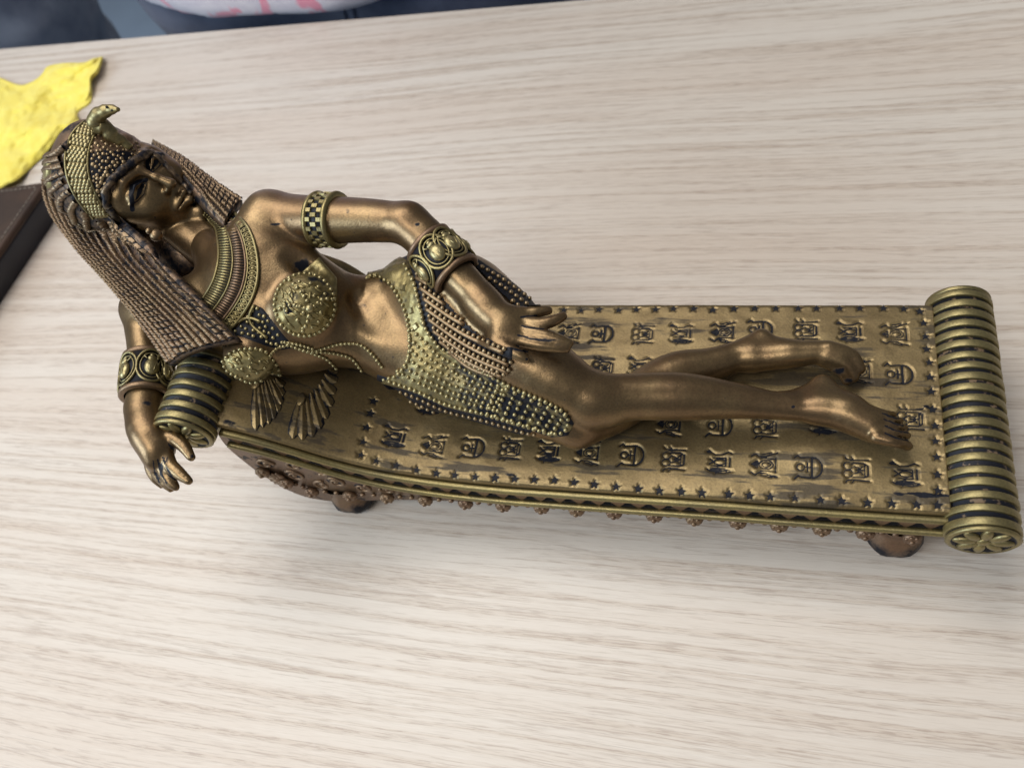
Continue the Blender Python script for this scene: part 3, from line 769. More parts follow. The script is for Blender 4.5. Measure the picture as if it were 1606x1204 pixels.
# torso
ch([(432, 408, 8.9, 52), (498, 462, 8.0, 54)], .5)
ch([(352, 505, 8.3, 50), (440, 535, 7.3, 50)], .5)
ch([(395, 455, 8.5, 74), (480, 505, 7.5, 72)], .6)
ch([(480, 505, 7.4, 66), (572, 508, 6.7, 56)], .9)
ch([(560, 510, 6.7, 54), (612, 535, 6.3, 56), (680, 530, 6.1, 62)], .8)
# pelvis and buttock
ch([(655, 462, 6.9, 60), (715, 475, 6.9, 72)], .7)
ch([(630, 552, 5.9, 48), (690, 570, 5.5, 66)], .7)
ch([(690, 446, 6.7, 48), (745, 462, 6.6, 52), (800, 502, 6.3, 44)], .6)
# right leg (below)
ch([(690, 575, 5.3, 64), (800, 618, 5.0, 55), (905, 664, 4.5, 37)], .5)
ch([(905, 664, 4.5, 36), (960, 645, 4.25, 36), (1050, 590, 4.2, 35), (1110, 574, 4.1, 28), (1172, 557, 4.0, 19)], .35)
ch([(1172, 558, 4.0, 20), (1194, 530, 4.15, 12)], .35)           # heel
ch([(1130, 566, 4.05, 18), (1193, 531, 4.12, 11)], .3)
ch([(1236, 552, 4.1, 18), (1196, 534, 4.12, 12)], .3)
ch([(1185, 560, 4.0, 24), (1240, 556, 4.1, 22), (1290, 552, 4.15, 18), (1318, 558, 4.1, 15)], .3)
for n in (((1300, 547, 4.3, 13), (1335, 556, 4.15, 10), (1349, 578, 3.85, 9)), ((1295, 560, 4.2, 11), (1328, 572, 4.05, 9), (1340, 592, 3.75, 8)), ((1290, 566, 4.0, 10), (1318, 582, 3.85, 8), (1328, 598, 3.6, 7))):
    ch(n, .12)
# left leg (above)
ch([(715, 475, 6.9, 72), (800, 545, 6.6, 62), (865, 590, 6.2, 52), (930, 628, 5.6, 38)], .5)
ch([(930, 628, 5.55, 38), (955, 640, 5.4, 26)], .3)             # knee cap
ch([(930, 625, 5.6, 38), (1000, 622, 5.3, 37), (1070, 622, 5.05, 38), (1150, 628, 4.75, 29), (1230, 638, 4.5, 21), (1290, 644, 4.35, 20)], .4)
ch([(1285, 640, 4.3, 20), (1289, 603, 4.25, 13)], .4)            # heel
ch([(1232, 632, 4.4, 16), (1287, 606, 4.25, 12)], .35)
ch([(1332, 638, 4.3, 20), (1292, 607, 4.25, 13)], .35)
ch([(1285, 635, 4.3, 24), (1325, 646, 4.35, 27), (1362, 660, 4.3, 23)], .35)
ch([(1325, 650, 4.3, 24), (1372, 676, 4.2, 20)], .3)
for a, b, r in (((1366, 643), (1402, 650), 5.2), ((1372, 652), (1413, 660), 5.2), ((1376, 662), (1420, 671), 5.2), ((1378, 673), (1424, 683), 5.8), ((1374, 685), (1424, 699), 8)):
    m_ = (a[0] * .4 + b[0] * .6, a[1] * .4 + b[1] * .6)
    ch([(*a, 4.45, r + 3), (*m_, 4.42, r + .3), (*b, 3.95, r)], .05)
    BF.ell(J(b[0] - 2, b[1], 4.05, r)[0], np.array([1.08, 1.08, 1.0]) * J(*b, 4.0, r)[1], None, .03)
# shoulders and left arm
ch([(400, 385, 9.3, 48), (424, 342, 9.5, 41)], .6)
ch([(424, 342, 9.5, 41), (470, 344, 9.5, 38), (515, 345, 9.55, 37), (580, 346, 9.6, 34), (640, 350, 9.6, 31)], .35)
ch([(640, 350, 9.6, 32), (668, 376, 9.3, 34), (692, 405, 9.0, 31), (735, 450, 8.5, 28), (762, 480, 8.25, 27)], .3)
# left hand lying on the thigh
ch([(755, 474, 8.3, 26), (788, 507, 8.1, 27), (806, 513, 8.05, 22)], .3)
ch([(785, 528, 8.1, 20), (806, 533, 8.05, 15)], .3); ch([(800, 497, 8.1, 17), (818, 493, 8.1, 13)], .3)
for f_ in ([(812, 494, 8.1, 11), (838, 489.5, 8.1, 9.8), (860, 487, 8.0, 7.5)],
           [(814, 504, 8.12, 12), (845, 508, 8.15, 10.8), (868, 503, 8.12, 9.6), (883, 496, 8.05, 7.5)],
           [(812, 517, 8.12, 12), (850, 525, 8.1, 10.3), (875, 532, 7.98, 9.3), (893, 538, 7.85, 7.5)],
           [(806, 531, 8.08, 12), (842, 540, 8.0, 10.5), (868, 544, 7.88, 9.3), (888, 547, 7.75, 7.5)],
           [(778, 536, 8.15, 14), (800, 549, 8.15, 11), (814, 557, 8.1, 9.5), (825, 564, 8.0, 7)]):
    ch(f_, .06)
# right arm: shoulder behind the wig, elbow out beyond the bolster, forearm along it
ch([(330, 470, 8.6, 48), (285, 478, 8.4, 40), (226, 484, 7.6, 35)], .45)
ch([(226, 488, 7.6, 33), (230, 540, 7.5, 29), (232, 590, 7.4, 29), (226, 640, 7.3, 27)], .3)
ch([(226, 640, 7.3, 27), (232, 672, 7.25, 32), (248, 700, 7.1, 27)], .3)
ch([(238, 688, 7.2, 25), (246, 720, 6.95, 20)], .3)
for f_ in ([(252, 680, 7.25, 13), (272, 686, 7.2, 12.5), (288, 699, 7.1, 10.5), (300, 717, 7.0, 7)],
           [(259, 705, 7.1, 12), (266, 727, 6.95, 11.5), (280, 741, 6.85, 10.5), (296, 754, 6.75, 7)],
           [(252, 715, 7.0, 12), (258, 738, 6.8, 11.2), (268, 755, 6.6, 9.8), (276, 764, 6.5, 6.5)],
           [(243, 718, 6.9, 12), (246, 740, 6.65, 10), (256, 755, 6.45, 8), (268, 766, 6.3, 6.5)],
           [(236, 712, 6.8, 12), (237, 735, 6.5, 9.5), (244, 750, 6.3, 8), (254, 760, 6.1, 6.5)]):
    ch(f_, .06)
# bust
c, r = J(474, 476, 9.0, 50)
BF.ell(c - np.array([0, 0, .2]), (r * .95, r * .95, r * .92), None, .35)
c, r = J(392, 556, 8.15, 43); BF.ell(c, (r * .95, r * .95, r * .9), None, .3)
# hollow of the armpit
BF.cone(J(458, 402, 9.75, 8), J(484, 428, 9.1, 13), .45, 'cut')
# neck
ch([(335, 392, 8.9, 34), (352, 412, 8.85, 42), (385, 435, 8.7, 52)], .5)
# modelling of the belly: rib margin, navel, waist furrow
BF.cone(J(560, 470, 8.15, 10), J(588, 520, 8.0, 8), .5, 'cut')
BF.cone(J(614, 561, 7.72, 7), J(618, 556, 7.60, 7), .12, 'cut')
ch([(540, 455, 7.6, 16), (592, 452, 7.4, 20)], .5)
BV, BFc = BF.nets()
BV = relax(BV, BFc, 3, .5)
BN = vnormals(BV, BFc)
if np.mean(BF.sample(BV + BN * .06)) < 0:
    BFc = BFc[:, ::-1].copy(); BN = -BN
lap = BF.lap(BV, .16)
bw = smoothstep(.010, .045, -lap)
buv, bd = proj(BV)
# worn spots showing black ground, plus shade painted into armpit, navel and rib dent
for u, v, ru, rv, am in ((432, 352, 9, 2, 1.2), (625, 342, 3, 3, .5), (655, 352, 4, 3, 1.0), (545, 330, 5, 8, .55), (600, 440, 8, 5, .7), (455, 470, 10, 22, .25), (616, 560, 4, 3, .7), (449, 568, 4, 3, .5), (862, 533, 25, 3, .7), (826, 563, 4, 3, .8), (253, 735, 4, 14, .7), (262, 722, 3, 10, .6), (1244, 638, 3, 2, 1.4), (968, 632, 3, 2, .8), (1318, 582, 14, 9, .75), (1332, 596, 12, 6, .8), (301, 714, 5, 5, .7), (232, 632, 14, 5, .7), (472, 416, 16, 12, .8), (880, 540, 20, 4, .5)):
    bw = np.maximum(bw, am * np.exp(-((buv[:, 0] - u) / ru) ** 2 - ((buv[:, 1] - v) / rv) ** 2))
for pl in ([(1384, 648), (1399, 654), (1409, 656)], [(1386, 657), (1403, 664), (1417, 667)], [(1388, 667), (1404, 675), (1423, 678)], [(1388, 679), (1404, 686), (1426, 691)],
           [(816, 498), (826, 496), (842, 495)], [(818, 511), (832, 514), (852, 516)], [(812, 525), (830, 530), (862, 536)], [(255, 716), (262, 735), (272, 750)], [(247, 720), (252, 742), (262, 758)], [(240, 722), (243, 742), (250, 756)], [(796, 545), (806, 547), (826, 552)]):
    bw = np.maximum(bw, .85 * (1 - smoothstep(.6, 2.6, line_d(buv, np.array(pl, float)))) * (bd < 40))
bw = np.maximum(bw, .30 * smoothstep(.010, .06, -BF.lap(BV, .5)))
SKIN = antique('bronze_skin_paint', (0.172, 0.109, 0.056), (0.225, 0.154, 0.077), 0.33, 0.86, 0.685, point=False)
BODY = obj('body', make_mesh('body', BV, BFc, True, {'wash': bw}), SKIN, FIG)
SB = Surf(BV, BFc)
# ------------------------------------------------------------------ head
HO = P(220, 300.4, 10.5); _w = ray(220, 300.4)
_a = unit(RM @ np.array([1., 0, 0]) - _w * (_w @ (RM @ np.array([1., 0, 0])))); _b = unit(RM @ np.array([0, 1., 0]) - _w * (_w @ (RM @ np.array([0, 1., 0]))))
ROLL, YAW, PIT = [math.radians(x) for x in (-9.6, 23.0, 8.1)]
_u2 = unit([-.77 * math.cos(ROLL) + .64 * math.sin(ROLL), -.77 * math.sin(ROLL) - .64 * math.cos(ROLL)])
_up, _rt, _fw = _u2[0] * _a + _u2[1] * _b, -_u2[1] * _a + _u2[0] * _b, -_w
f1 = math.cos(YAW) * _fw + math.sin(YAW) * _rt; HX = math.cos(YAW) * _rt - math.sin(YAW) * _fw
HZ = math.cos(PIT) * f1 - math.sin(PIT) * _up; HY = math.cos(PIT) * _up + math.sin(PIT) * f1
HS = 1.15
HA = (HX, HY, HZ)
def H(x, y, z): return HO + HS * (x * HX + y * HY + z * HZ)
HF = Field(HO - np.array([3.1, 3.1, 3.3]), HO + np.array([3.9, 3.1, 3.1]), 0.036)
def hell(c, r, k=.2, op='add'): HF.ell(H(*c), np.array(r) * HS, HA, k, op)
def hc(a, ra, b, rb, k=.12, op='add'): HF.cone((H(*a), ra * HS), (H(*b), rb * HS), k, op)
hell((0, .75, -.3), (1.48, 1.5, 1.7))
for s_ in (-1, 1): hell((s_ * .95, .2, .55), (.42, .75, .55), .3)
hell((0, -.35, .42), (1.16, 1.55, 1.08), .3)
for s_ in (-1, 1):
    hell((s_ * .66, -.38, .92), (.48, .5, .48), .35)               # cheek
    hc((s_ * .98, -.55, .1), .30, (s_ * .32, -1.72, .95), .26, .35)  # jaw
    hc((s_ * .13, .62, 1.36), .12, (s_ * .55, .74, 1.28), .11, .2)  # brow
    hc((s_ * .55, .74, 1.28), .11, (s_ * .98, .58, .95), .10, .2)
hell((0, -1.76, 1.28), (.36, .30, .34), .24)
hell((0, -1.2, .8), (.75, .55, .6), .3)
for s_ in (-1, 1):
    hell((s_ * .62, .30, 1.47), (.50, .22, .24), .16, 'cut')       # socket
    hell((s_ * .60, .26, 1.06), (.46, .30, .33), .05)               # eyeball under the lid
    hc((s_ * .20, .25, 1.38), .035, (s_ * .56, .42, 1.43), .055, .05)
    hc((s_ * .56, .42, 1.43), .055, (s_ * 1.04, .20, 1.13), .05, .05)   # upper lid rim
    hc((s_ * .22, .20, 1.37), .03, (s_ * .60, .06, 1.35), .034, .04)
    hc((s_ * .60, .06, 1.35), .034, (s_ * 1.04, .15, 1.10), .03, .04)   # lower lid rim
hc((0, .55, 1.42), .11, (0, .05, 1.62), .115, .16)
hc((0, .05, 1.62), .115, (0, -.42, 1.83), .165, .12)
for s_ in (-1, 1): hell((s_ * .17, -.46, 1.58), (.10, .09, .15), .2)
for s_ in (-1, 1): hell((s_ * .10, -.585, 1.68), (.05, .05, .08), .03, 'cut')
hc((0, -.62, 1.55), .035, (0, -.86, 1.52), .04, .05, 'cut')
hell((0, -1.05, 1.30), (.5, .3, .26), .15)
for s_ in (-1, 1):
    hc((s_ * .10, -.95, 1.565), .09, (s_ * .42, -1.06, 1.34), .05, .13)
    hc((0, -1.24, 1.56), .12, (s_ * .33, -1.15, 1.38), .06, .11)
    hc((0, -1.075, 1.66), .028, (s_ * .44, -1.085, 1.42), .022, .03, 'cut')
hc((0, -1.44, 1.42), .05, (.02, -1.44, 1.40), .05, .12, 'cut')
HF.cone((H(0, -.5, -.75), .66), (P(350, 410, 8.55), .84), .10)
HF.cone((H(.5, -1.0, -.4), .2), (P(354, 380, 9.35), .16), .35)
HV, HFc = HF.nets()
lo, hi = HF.lo + .1, HF.lo + HF.h * (HF.n - 1) - .1
HV = relax(HV, HFc, 2, .4); HN = vnormals(HV, HFc)
if np.mean(HF.sample(HV + HN * .04)) < 0: HFc = HFc[:, ::-1].copy(); HN = -HN
hw = smoothstep(.008, .03, -HF.lap(HV, .09)) * .8
loc = np.stack([(HV - HO) @ HX, (HV - HO) @ HY, (HV - HO) @ HZ], -1) / HS
front = loc[:, 2] > .45
for s_ in (-1, 1):
    q = np.stack([loc[:, 0] * s_, loc[:, 1]], -1)
    up_ = line_d(q, np.array([(.15, .22), (.32, .37), (.58, .45), (.84, .37), (1.04, .20), (1.16, .10)]))
    lo_ = line_d(q, np.array([(.15, .22), (.34, .12), (.62, .07), (.88, .12), (1.08, .19)]))
    br_ = line_d(q, np.array([(.18, .66), (.5, .82), (.85, .70), (1.05, .52)]))
    slit = poly_sd(q, np.array([(.20, .22), (.36, .27), (.60, .30), (.86, .22), (.98, .18), (.88, .15), (.62, .13), (.36, .17)]))
    m = np.maximum.reduce([1.4 * (1 - smoothstep(.030, .085, up_)), .7 * (1 - smoothstep(.008, .035, lo_)), .45 * (1 - smoothstep(.02, .06, br_)), 1.0 * smoothstep(-.01, .03, slit), .25 * (1 - smoothstep(.04, .18, line_d(q, np.array([(.3, .5), (.6, .58), (.95, .42)]))))])
    hw = np.maximum(hw, np.where(front, m, 0))
huv, _ = proj(HV)
for u, v, ru, rv, am in ((300, 392, 14, 10, .35), (322, 372, 5, 14, .6), (243, 341, 3, 3, .5)):
    hw = np.maximum(hw, am * np.exp(-((huv[:, 0] - u) / ru) ** 2 - ((huv[:, 1] - v) / rv) ** 2))
HEAD = obj('head', make_mesh('head', HV, HFc, True, {'wash': hw}), SKIN, FIG)
SH = Surf(HV, HFc)

# ------------------------------------------------------------------ wig
WF = Field(HO - np.array([3.4, 3.8, 3.9]), HO + np.array([4.6, 3.4, 3.4]), 0.05)
WF.ell(H(0, .90, -.60), (2.0, 2.1, 2.25), HA, 0)
WF.ell(H(.35, 1.95, -.15), (1.2, 1.0, 1.25), HA, .4)
WF.ell(H(0, -.3, -.9), (1.95, 2.0, 1.7), HA, .6)
WF.ell(H(0, -.62, 1.75), (1.13, 1.72, 1.75), HA, .12, 'cut')
WF.plane(H(0, -1.35, 0), -HY, HO - 4, HO + 4, .3)
WF.cone((H(0, -.6, -1.35), 1.0), (P(300, 415, 8.2), .8), .3)
WV, WFc = WF.nets(); WV = relax(WV, WFc, 2, .5); WN = vnormals(WV, WFc)
if np.mean(WF.sample(WV + WN * .05)) < 0: WFc = WFc[:, ::-1].copy(); WN = -WN
WIG = obj('wig', make_mesh('wig', WV, WFc, True, {'wash': 0.36 + 0.3 * vnoise(WV * 1.5, 4)}), COPPER, FIG)
SW = Surf(WV, WFc)
WUV, _ = proj(WV)
def patch(name, V, F, Nn, poly, h, mat, parent, fac=None, wash=None, soft=3.0, back=True, label=None, disp=None):
    """a raised piece lying on a surface: the outline comes from the polygon, the edge sinks in cleanly"""
    uv, d = proj(V); sd = poly_sd(uv, poly)
    if not back:
        vd = V - CAM; sd = np.where((vd * Nn).sum(1) < 0.15 * np.linalg.norm(vd, axis=1), sd, -99)
    if fac is not None: sd = np.where(fac(V), sd, -99)
    keep = (sd[F] > -5).all(1)
    f = F[keep]; ids, inv = np.unique(f.ravel(), return_inverse=True); f = inv.reshape(f.shape)
    s = sd[ids]; off = -0.05 + (h + 0.05) * smoothstep(-soft, soft * .6, s)
    if disp is not None: off = off + disp(uv[ids], V[ids]) * smoothstep(0, 4, s)
    v = V[ids] + Nn[ids] * off[:, None]
    ww = np.zeros(len(ids)) if wash is None else wash(uv[ids], V[ids])
    o = obj(name, make_mesh(name, v, f, True, {'wash': ww}), mat, parent, label)
    return o, Surf(v, f)
def rope(mb, pts, r, twist=1.0, lobes=2, n=8, step=None, wash=0.0, amp=.22):
    pts = resample(pts, step=step or r * .55)
    acc = [0]
    for a, b in zip(pts[:-1], pts[1:]): acc.append(acc[-1] + np.linalg.norm(b - a))
    tube(mb, pts, r, n, wash=wash, shape=lambda i, a: 1 - amp + amp * abs(math.cos(lobes * .5 * (a - twist * acc[i] / r))) * 2)
# lappets: ruled slabs with braids on them
def ruled(c1, c2, n, m, bulge):
    a = spline([(*P(u, v, z),) for u, v, z in c1], n); b = spline([(*P(u, v, z),) for u, v, z in c2], n)
    G = np.zeros((n, m, 3)); NN = np.zeros((n, m, 3))
    for j in range(m):
        t = j / (m - 1); G[:, j] = a + (b - a) * t
    G0 = G.copy()
    for i in range(n):
        ta = unit(G0[min(i + 1, n - 1), m // 2] - G0[max(i - 1, 0), m // 2]); nr = unit(np.cross(ta, G0[i, -1] - G0[i, 0])); ramp = smoothstep(.10, .45, i / (n - 1))
        if nr @ (CAM - G[i, 0]) < 0: nr = -nr
        for j in range(m):
            t = j / (m - 1); G[i, j] += nr * bulge * ramp * (1 - (2 * t - 1) ** 2); NN[i, j] = unit(nr + unit(G[i, -1] - G[i, 0]) * (2 * t - 1) * .45)
    return G, NN
def lappet(name, c1, c2, nst, bulge, thick, label, r, brick=True, seed=1, trim=((-9, -9), (-8, -9), (-8, -8))):
    G, NN = ruled(c1, c2, 46, nst * 2 + 1, bulge); n, m = G.shape[:2]
    for i in range(n):
        for j in range(m):
            q_, qn = SW.near(G[i, j]); qn = qn if qn @ (q_ - H(0, .6, -.5)) > 0 else -qn
            dd = (G[i, j] - q_) @ qn
            if dd < .05 and np.linalg.norm(G[i, j] - q_) < 1.0 and i < n * .55: G[i, j] = q_ + qn * .05
    low_ = G - NN[:, m // 2][:, None] * thick
    mb = MB(); I_ = np.arange(n * m).reshape(n, m); V = np.concatenate([G.reshape(-1, 3), low_.reshape(-1, 3)]); o_ = n * m
    f = [(I_[i, j], I_[i + 1, j], I_[i + 1, j + 1], I_[i, j + 1]) for i in range(n - 1) for j in range(m - 1)]
    f += [(a + o_, d + o_, c + o_, b + o_) for a, b, c, d in f]
    for i in range(n - 1):
        for j in (0, m - 1): f.append((I_[i, j], I_[i, j] + o_, I_[i + 1, j] + o_, I_[i + 1, j]))
    for j in range(m - 1):
        for i in (0, n - 1): f.append((I_[i, j], I_[i, j + 1], I_[i, j + 1] + o_, I_[i, j] + o_))
    mb.add(V, f, .5); base = obj(name, mb.mesh(name), COPPER, WIG, label)
    rr = random.Random(seed)
    for s_ in range(nst):
        c = G[:, 2 * s_ + 1] + NN[:, 2 * s_ + 1] * r * .25
        c = c + .035 * vnoise(np.stack([np.arange(n) * .35, np.full(n, s_ * 3.1), np.full(n, 1.0 * seed)], -1), 5)[:, None] * (G[:, 2 * s_ + 2] - G[:, 2 * s_]) / r * .5
        inb = poly_sd(proj(c)[0], trim)
        st0 = max([i + 1 for i in range(n // 2) if inb[i] > -2.5], default=0)
        c = c[st0:]
        mb = MB(); pts = resample(c, step=r * .30); L = 0; per = r * 2.9; ph = rr.random() * per
        _t = np.linspace(st0, n - 1, len(pts)); _l = lambda Q: np.stack([np.interp(_t, np.arange(n), Q[:, k]) for k in range(3)], -1); cd = _l(NN[:, 2 * s_ + 1]); acrs = _l(G[:, min(2 * s_ + 2, m - 1)] - G[:, 2 * s_])
        vs = []; K = 9; ws = []
        for i, p in enumerate(pts):
            t = ((i * r * .3 + ph) % per) / per; row = int((i * r * .3 + ph) / per)
            gap = ((row * 7 + s_ * 5 + seed) % 7) in (0, 2, 5)
            e = min(1, math.sin(t * math.pi) * 1.9 + (.0 if gap else .35))
            hh = r * (.32 + .78 * e); wv = r * (.90 + .12 * e); tph = i * .3 * 2 * math.pi / 1.25
            x = unit(acrs[i])
            for q in range(K):
                an = math.pi * q / (K - 1); rip = 1 + .17 * math.cos(2 * an - tph)
                vs.append(p + x * (wv * math.cos(an)) + cd[i] * hh * math.sin(an) * rip)
                ws.append((1.1 * (1 - e) if gap else .4 * (1 - e)) + (.34 if q in (0, K - 1) else 0) + .13 * max(0, -math.cos(2 * an - tph)))
        mb.add(vs, [(i * K + q, i * K + q + 1, (i + 1) * K + q + 1, (i + 1) * K + q) for i in range(len(pts) - 1) for q in range(K - 1)])
        mb.add([], []) if False else None
        mb.a = [np.array(ws)]
        obj('braid', mb.mesh('braid'), BRAIDM, base)
    return base
band_out = [(134, 192), (118, 206), (108, 226), (104, 250), (107, 276), (116, 300), (130, 322), (148, 342)]
TRIM = band_out + [(176, 346), (190, 320), (170, 200)]
def on_cap(u, v, lift, z):
    h = SW.hit(u, v); return (u, v, float(h[0][2] + h[1][2] * lift)) if h is not None else (u, v, z)
L1 = [on_cap(112, 214, .1, 10.6), on_cap(88, 236, .1, 10.2), (70, 268, 9.9), (68, 300, 9.75), (84, 340, 9.6), (118, 386, 9.35), (158, 431, 9.15), (195, 475, 9.05), (232, 522, 8.95), (266, 572, 8.85)]
L2 = [on_cap(172, 340, .1, 11.0), on_cap(180, 350, .1, 11.0), (190, 358, 10.95), (203, 368, 10.85), (222, 384, 10.7), (248, 408, 10.5), (278, 438, 10.25), (308, 468, 10.0), (340, 500, 9.7), (373, 533, 9.45)]
lappet('lappet', L1, L2, 12, .38, .28, 'wide braided lappet over the right shoulder', .130, trim=TRIM)
M1 = [(238, 222, 10.0), (260, 234, 10.1), (290, 252, 10.1), (335, 285, 9.8), (380, 314, 9.6)]
M2 = [(246, 240, 10.8), (272, 260, 10.8), (303, 294, 10.5), (330, 328, 10.2), (352, 352, 9.9)]
lappet('lappet', M1, M2, 6, .15, .35, 'narrow braided lappet on the far shoulder', .105, seed=4)
# gold scaled headband with rims
band_out = [(134, 192), (118, 206), (108, 226), (104, 250), (107, 276), (116, 300), (130, 322), (148, 342)]
band_in = [(158, 196), (147, 210), (139, 230), (136, 252), (138, 275), (146, 298), (158, 320), (174, 340)]
HBAND, SHB = patch('headband', WV, WFc, WN, band_out + band_in[::-1], .09, GOLD, FIG, back=False, wash=lambda uv, V: .12 + 0 * uv[:, 0])
mb = MB()
for i in range(26):
    for j in range(5):
        t = (i + .5) / 26; s_ = (j + .5 + .5 * (i % 2) - .25) / 5
        A_ = resample(band_out, n=60); B_ = resample(band_in, n=60); q = A_[int(t * 59)] * (1 - s_) + B_[int(t * 59)] * s_
        h = SHB.hit(*q)
        if h is None: continue
        x, y, z = frame_z(h[1], HY); ball(mb, h[0] + h[1] * .01, (.10, .085, .06), (x, y, z))
obj('scale_relief', mb.mesh('scale_relief'), GOLDB, HBAND, kind='stuff')
for bnd in (band_out, band_in):
    p = path_on([SHB, SW], bnd, 40, .05)
    if len(p) > 4: mb = MB(); tube(mb, p, .055, 6); obj('rim', mb.mesh('rim'), GOLD, HBAND)
patch('back_band', WV, WFc, WN, [(72, 240), (82, 252), (80, 280), (86, 312), (102, 346), (92, 352), (74, 322), (62, 290), (62, 258)], .16, GOLD, FIG, back=True, wash=lambda uv, V: .1 + .3 * vnoise(V * 6, 3))
# forehead cap of dark ground with bronze pebbles
cap_poly = [(160, 200), (185, 206), (210, 214), (232, 238), (220, 248), (198, 262), (178, 278), (166, 296), (158, 316), (148, 298), (140, 275), (138, 250), (142, 228), (149, 210)]
FCAP, SFC = patch('forehead_cap', WV, WFc, WN, cap_poly, .05, COPPER, FIG, back=False, wash=lambda uv, V: .75 * smoothstep(225, 245, uv[:, 1]) * (1 - smoothstep(205, 222, uv[:, 0])))
mb = MB(); rr = random.Random(3); pts = []
for _ in range(1500):
    q = np.array([rr.uniform(138, 232), rr.uniform(200, 316)])
    if poly_sd(q[None], cap_poly)[0] < 3 or any(np.hypot(*(q - o)) < 5.4 for o in pts): continue
    pts.append(q); h = SFC.hit(*q)
    if h is not None: x, y, z = frame_z(h[1]); k_ = rr.uniform(.75, 1.5); ball(mb, h[0], (.062 * k_, .06 * k_, .05), (x, y, z))
obj('pebble_relief', mb.mesh('pebble_relief'), BEADB, FCAP, kind='stuff')
# hair roll round the face
p = path_on([SW, SH], [(232, 240), (214, 252), (194, 266), (176, 282), (166, 300), (168, 320), (182, 338), (204, 358), (226, 372)], 50, .04)
mb = MB(); rope(mb, p, .15, .9, 2, wash=.5); obj('hair_roll', mb.mesh('hair_roll'), BRAIDM, WIG)
mb = MB(); p2_ = path_on([SW, SH], [(236, 238), (246, 246), (256, 256), (270, 270), (286, 288), (300, 305)], 30, .02)
if len(p2_) > 4: rope(mb, p2_, .10, .9, 2, wash=.45); obj('hair_roll', mb.mesh('hair_roll'), BRAIDM, WIG)
# earring
mb = MB(); c, r = J(245, 369, 10.55, 10); ball(mb, c, r); ball(mb, c + HY * .3, (.12, .12, .12)); obj('earring', mb.mesh('earring'), BRONZE, FIG)
# cobra on the brow
h = SW.hit(196, 222); c0 = h[0]; hz = .55 * h[1]
cob = []
for u, v, lift, r in ((204, 234, .0, .18), (191, 225, .10, .23), (176, 219, .30, .27), (162, 210, .62, .30), (152, 197, .95, .31), (151, 185, 1.2, .29), (160, 177, 1.35, .25), (174, 172, 1.42, .19), (186, 172, 1.45, .07)):
    hh = SW.hit(u, v) if v > 208 else None
    p = (hh[0] + hh[1] * lift * .5) if hh is not None else None
    zz = c0[2] + lift
    p0 = P(u, v, zz) if p is None else p
    cob.append((*p0, r))
cs = spline(cob, 40)
mb = MB(); tube(mb, cs[:, :3], cs[:, 3], 12, shape=lambda i, a: 1 + .06 * math.sin(i * 1.3)); COB = obj('cobra', mb.mesh('cobra'), GOLD, FIG)
mb = MB()
for s_ in (-1, 1):
    e = P(172, 171, c0[2] + 1.5); ball(mb, e + _up * .10 * s_ + _fw * .10, .05)
obj('eye', mb.mesh('cobra_eye'), BLACK, COB)
h = SW.hit(197, 221)
mb = MB(); ball(mb, h[0], (.42, .34, .26), frame_z(h[1], HY)); obj('cobra_coil', mb.mesh('cobra_coil'), COPPER, FIG)
# ------------------------------------------------------------------ jewellery and skirt
def band_frame(A, B):
    z = unit(np.asarray(B) - np.asarray(A)); c = (np.asarray(A) + np.asarray(B)) / 2
    tocam = unit(CAM - c); x = unit(tocam - z * (tocam @ z)); y = np.cross(z, x); return c, x, y, z
def lathe_band(mb, fr, prof, n=40, wash=0.0, sq=1.0):
    c, x, y, z = fr; vs = []
    for h, r in prof: vs += [c + z * h + r * (x * math.cos(2 * math.pi * i / n) + y * sq * math.sin(2 * math.pi * i / n)) for i in range(n)]
    m = len(prof); mb.add(vs, [(j * n + i, j * n + (i + 1) % n, (j + 1) * n + (i + 1) % n, (j + 1) * n + i) for j in range(m - 1) for i in range(n)], wash)
# armlet on the left upper arm
A, ra = J(497, 344.5, 9.52, 41); B, rb = J(533, 345.5, 9.55, 41)
fr = band_frame(A, B); Lh = np.linalg.norm(B - A) / 2; R_ = ra * 1.0
mb = MB(); lathe_band(mb, fr, [(-Lh * .9, R_ - .1), (-Lh * .9, R_ - .02), (Lh * .9, R_ - .02), (Lh * .9, R_ - .1)])
ARM = obj('armlet', mb.mesh('armlet'), BLACK, FIG)
for s_ in (-1, 1):
    mb = MB(); lathe_band(mb, fr, [(s_ * Lh * .62, R_ - .05), (s_ * Lh * .64, R_ + .05), (s_ * Lh * .80, R_ + .085), (s_ * Lh * .97, R_ + .05), (s_ * Lh * 1.0, R_ - .12)][::1])
    obj('rim', mb.mesh('rim'), GOLD, ARM)
mb = MB(); c, x, y, z = fr; nb = 18
for j, h in enumerate((-.40, 0, .40)):
    for i in range(nb):
        a = 2 * math.pi * (i + .5 * (j % 2)) / nb; rd = x * math.cos(a) + y * math.sin(a); tg = -x * math.sin(a) + y * math.cos(a)
        box(mb, c + z * h * Lh * 1.25 + rd * (R_ + .0), (z, tg, rd), (Lh * .27, math.pi * R_ / nb * .52, .045), taper=.8)
obj('checker_relief', mb.mesh('checker_relief', False), GOLD, ARM, kind='stuff')
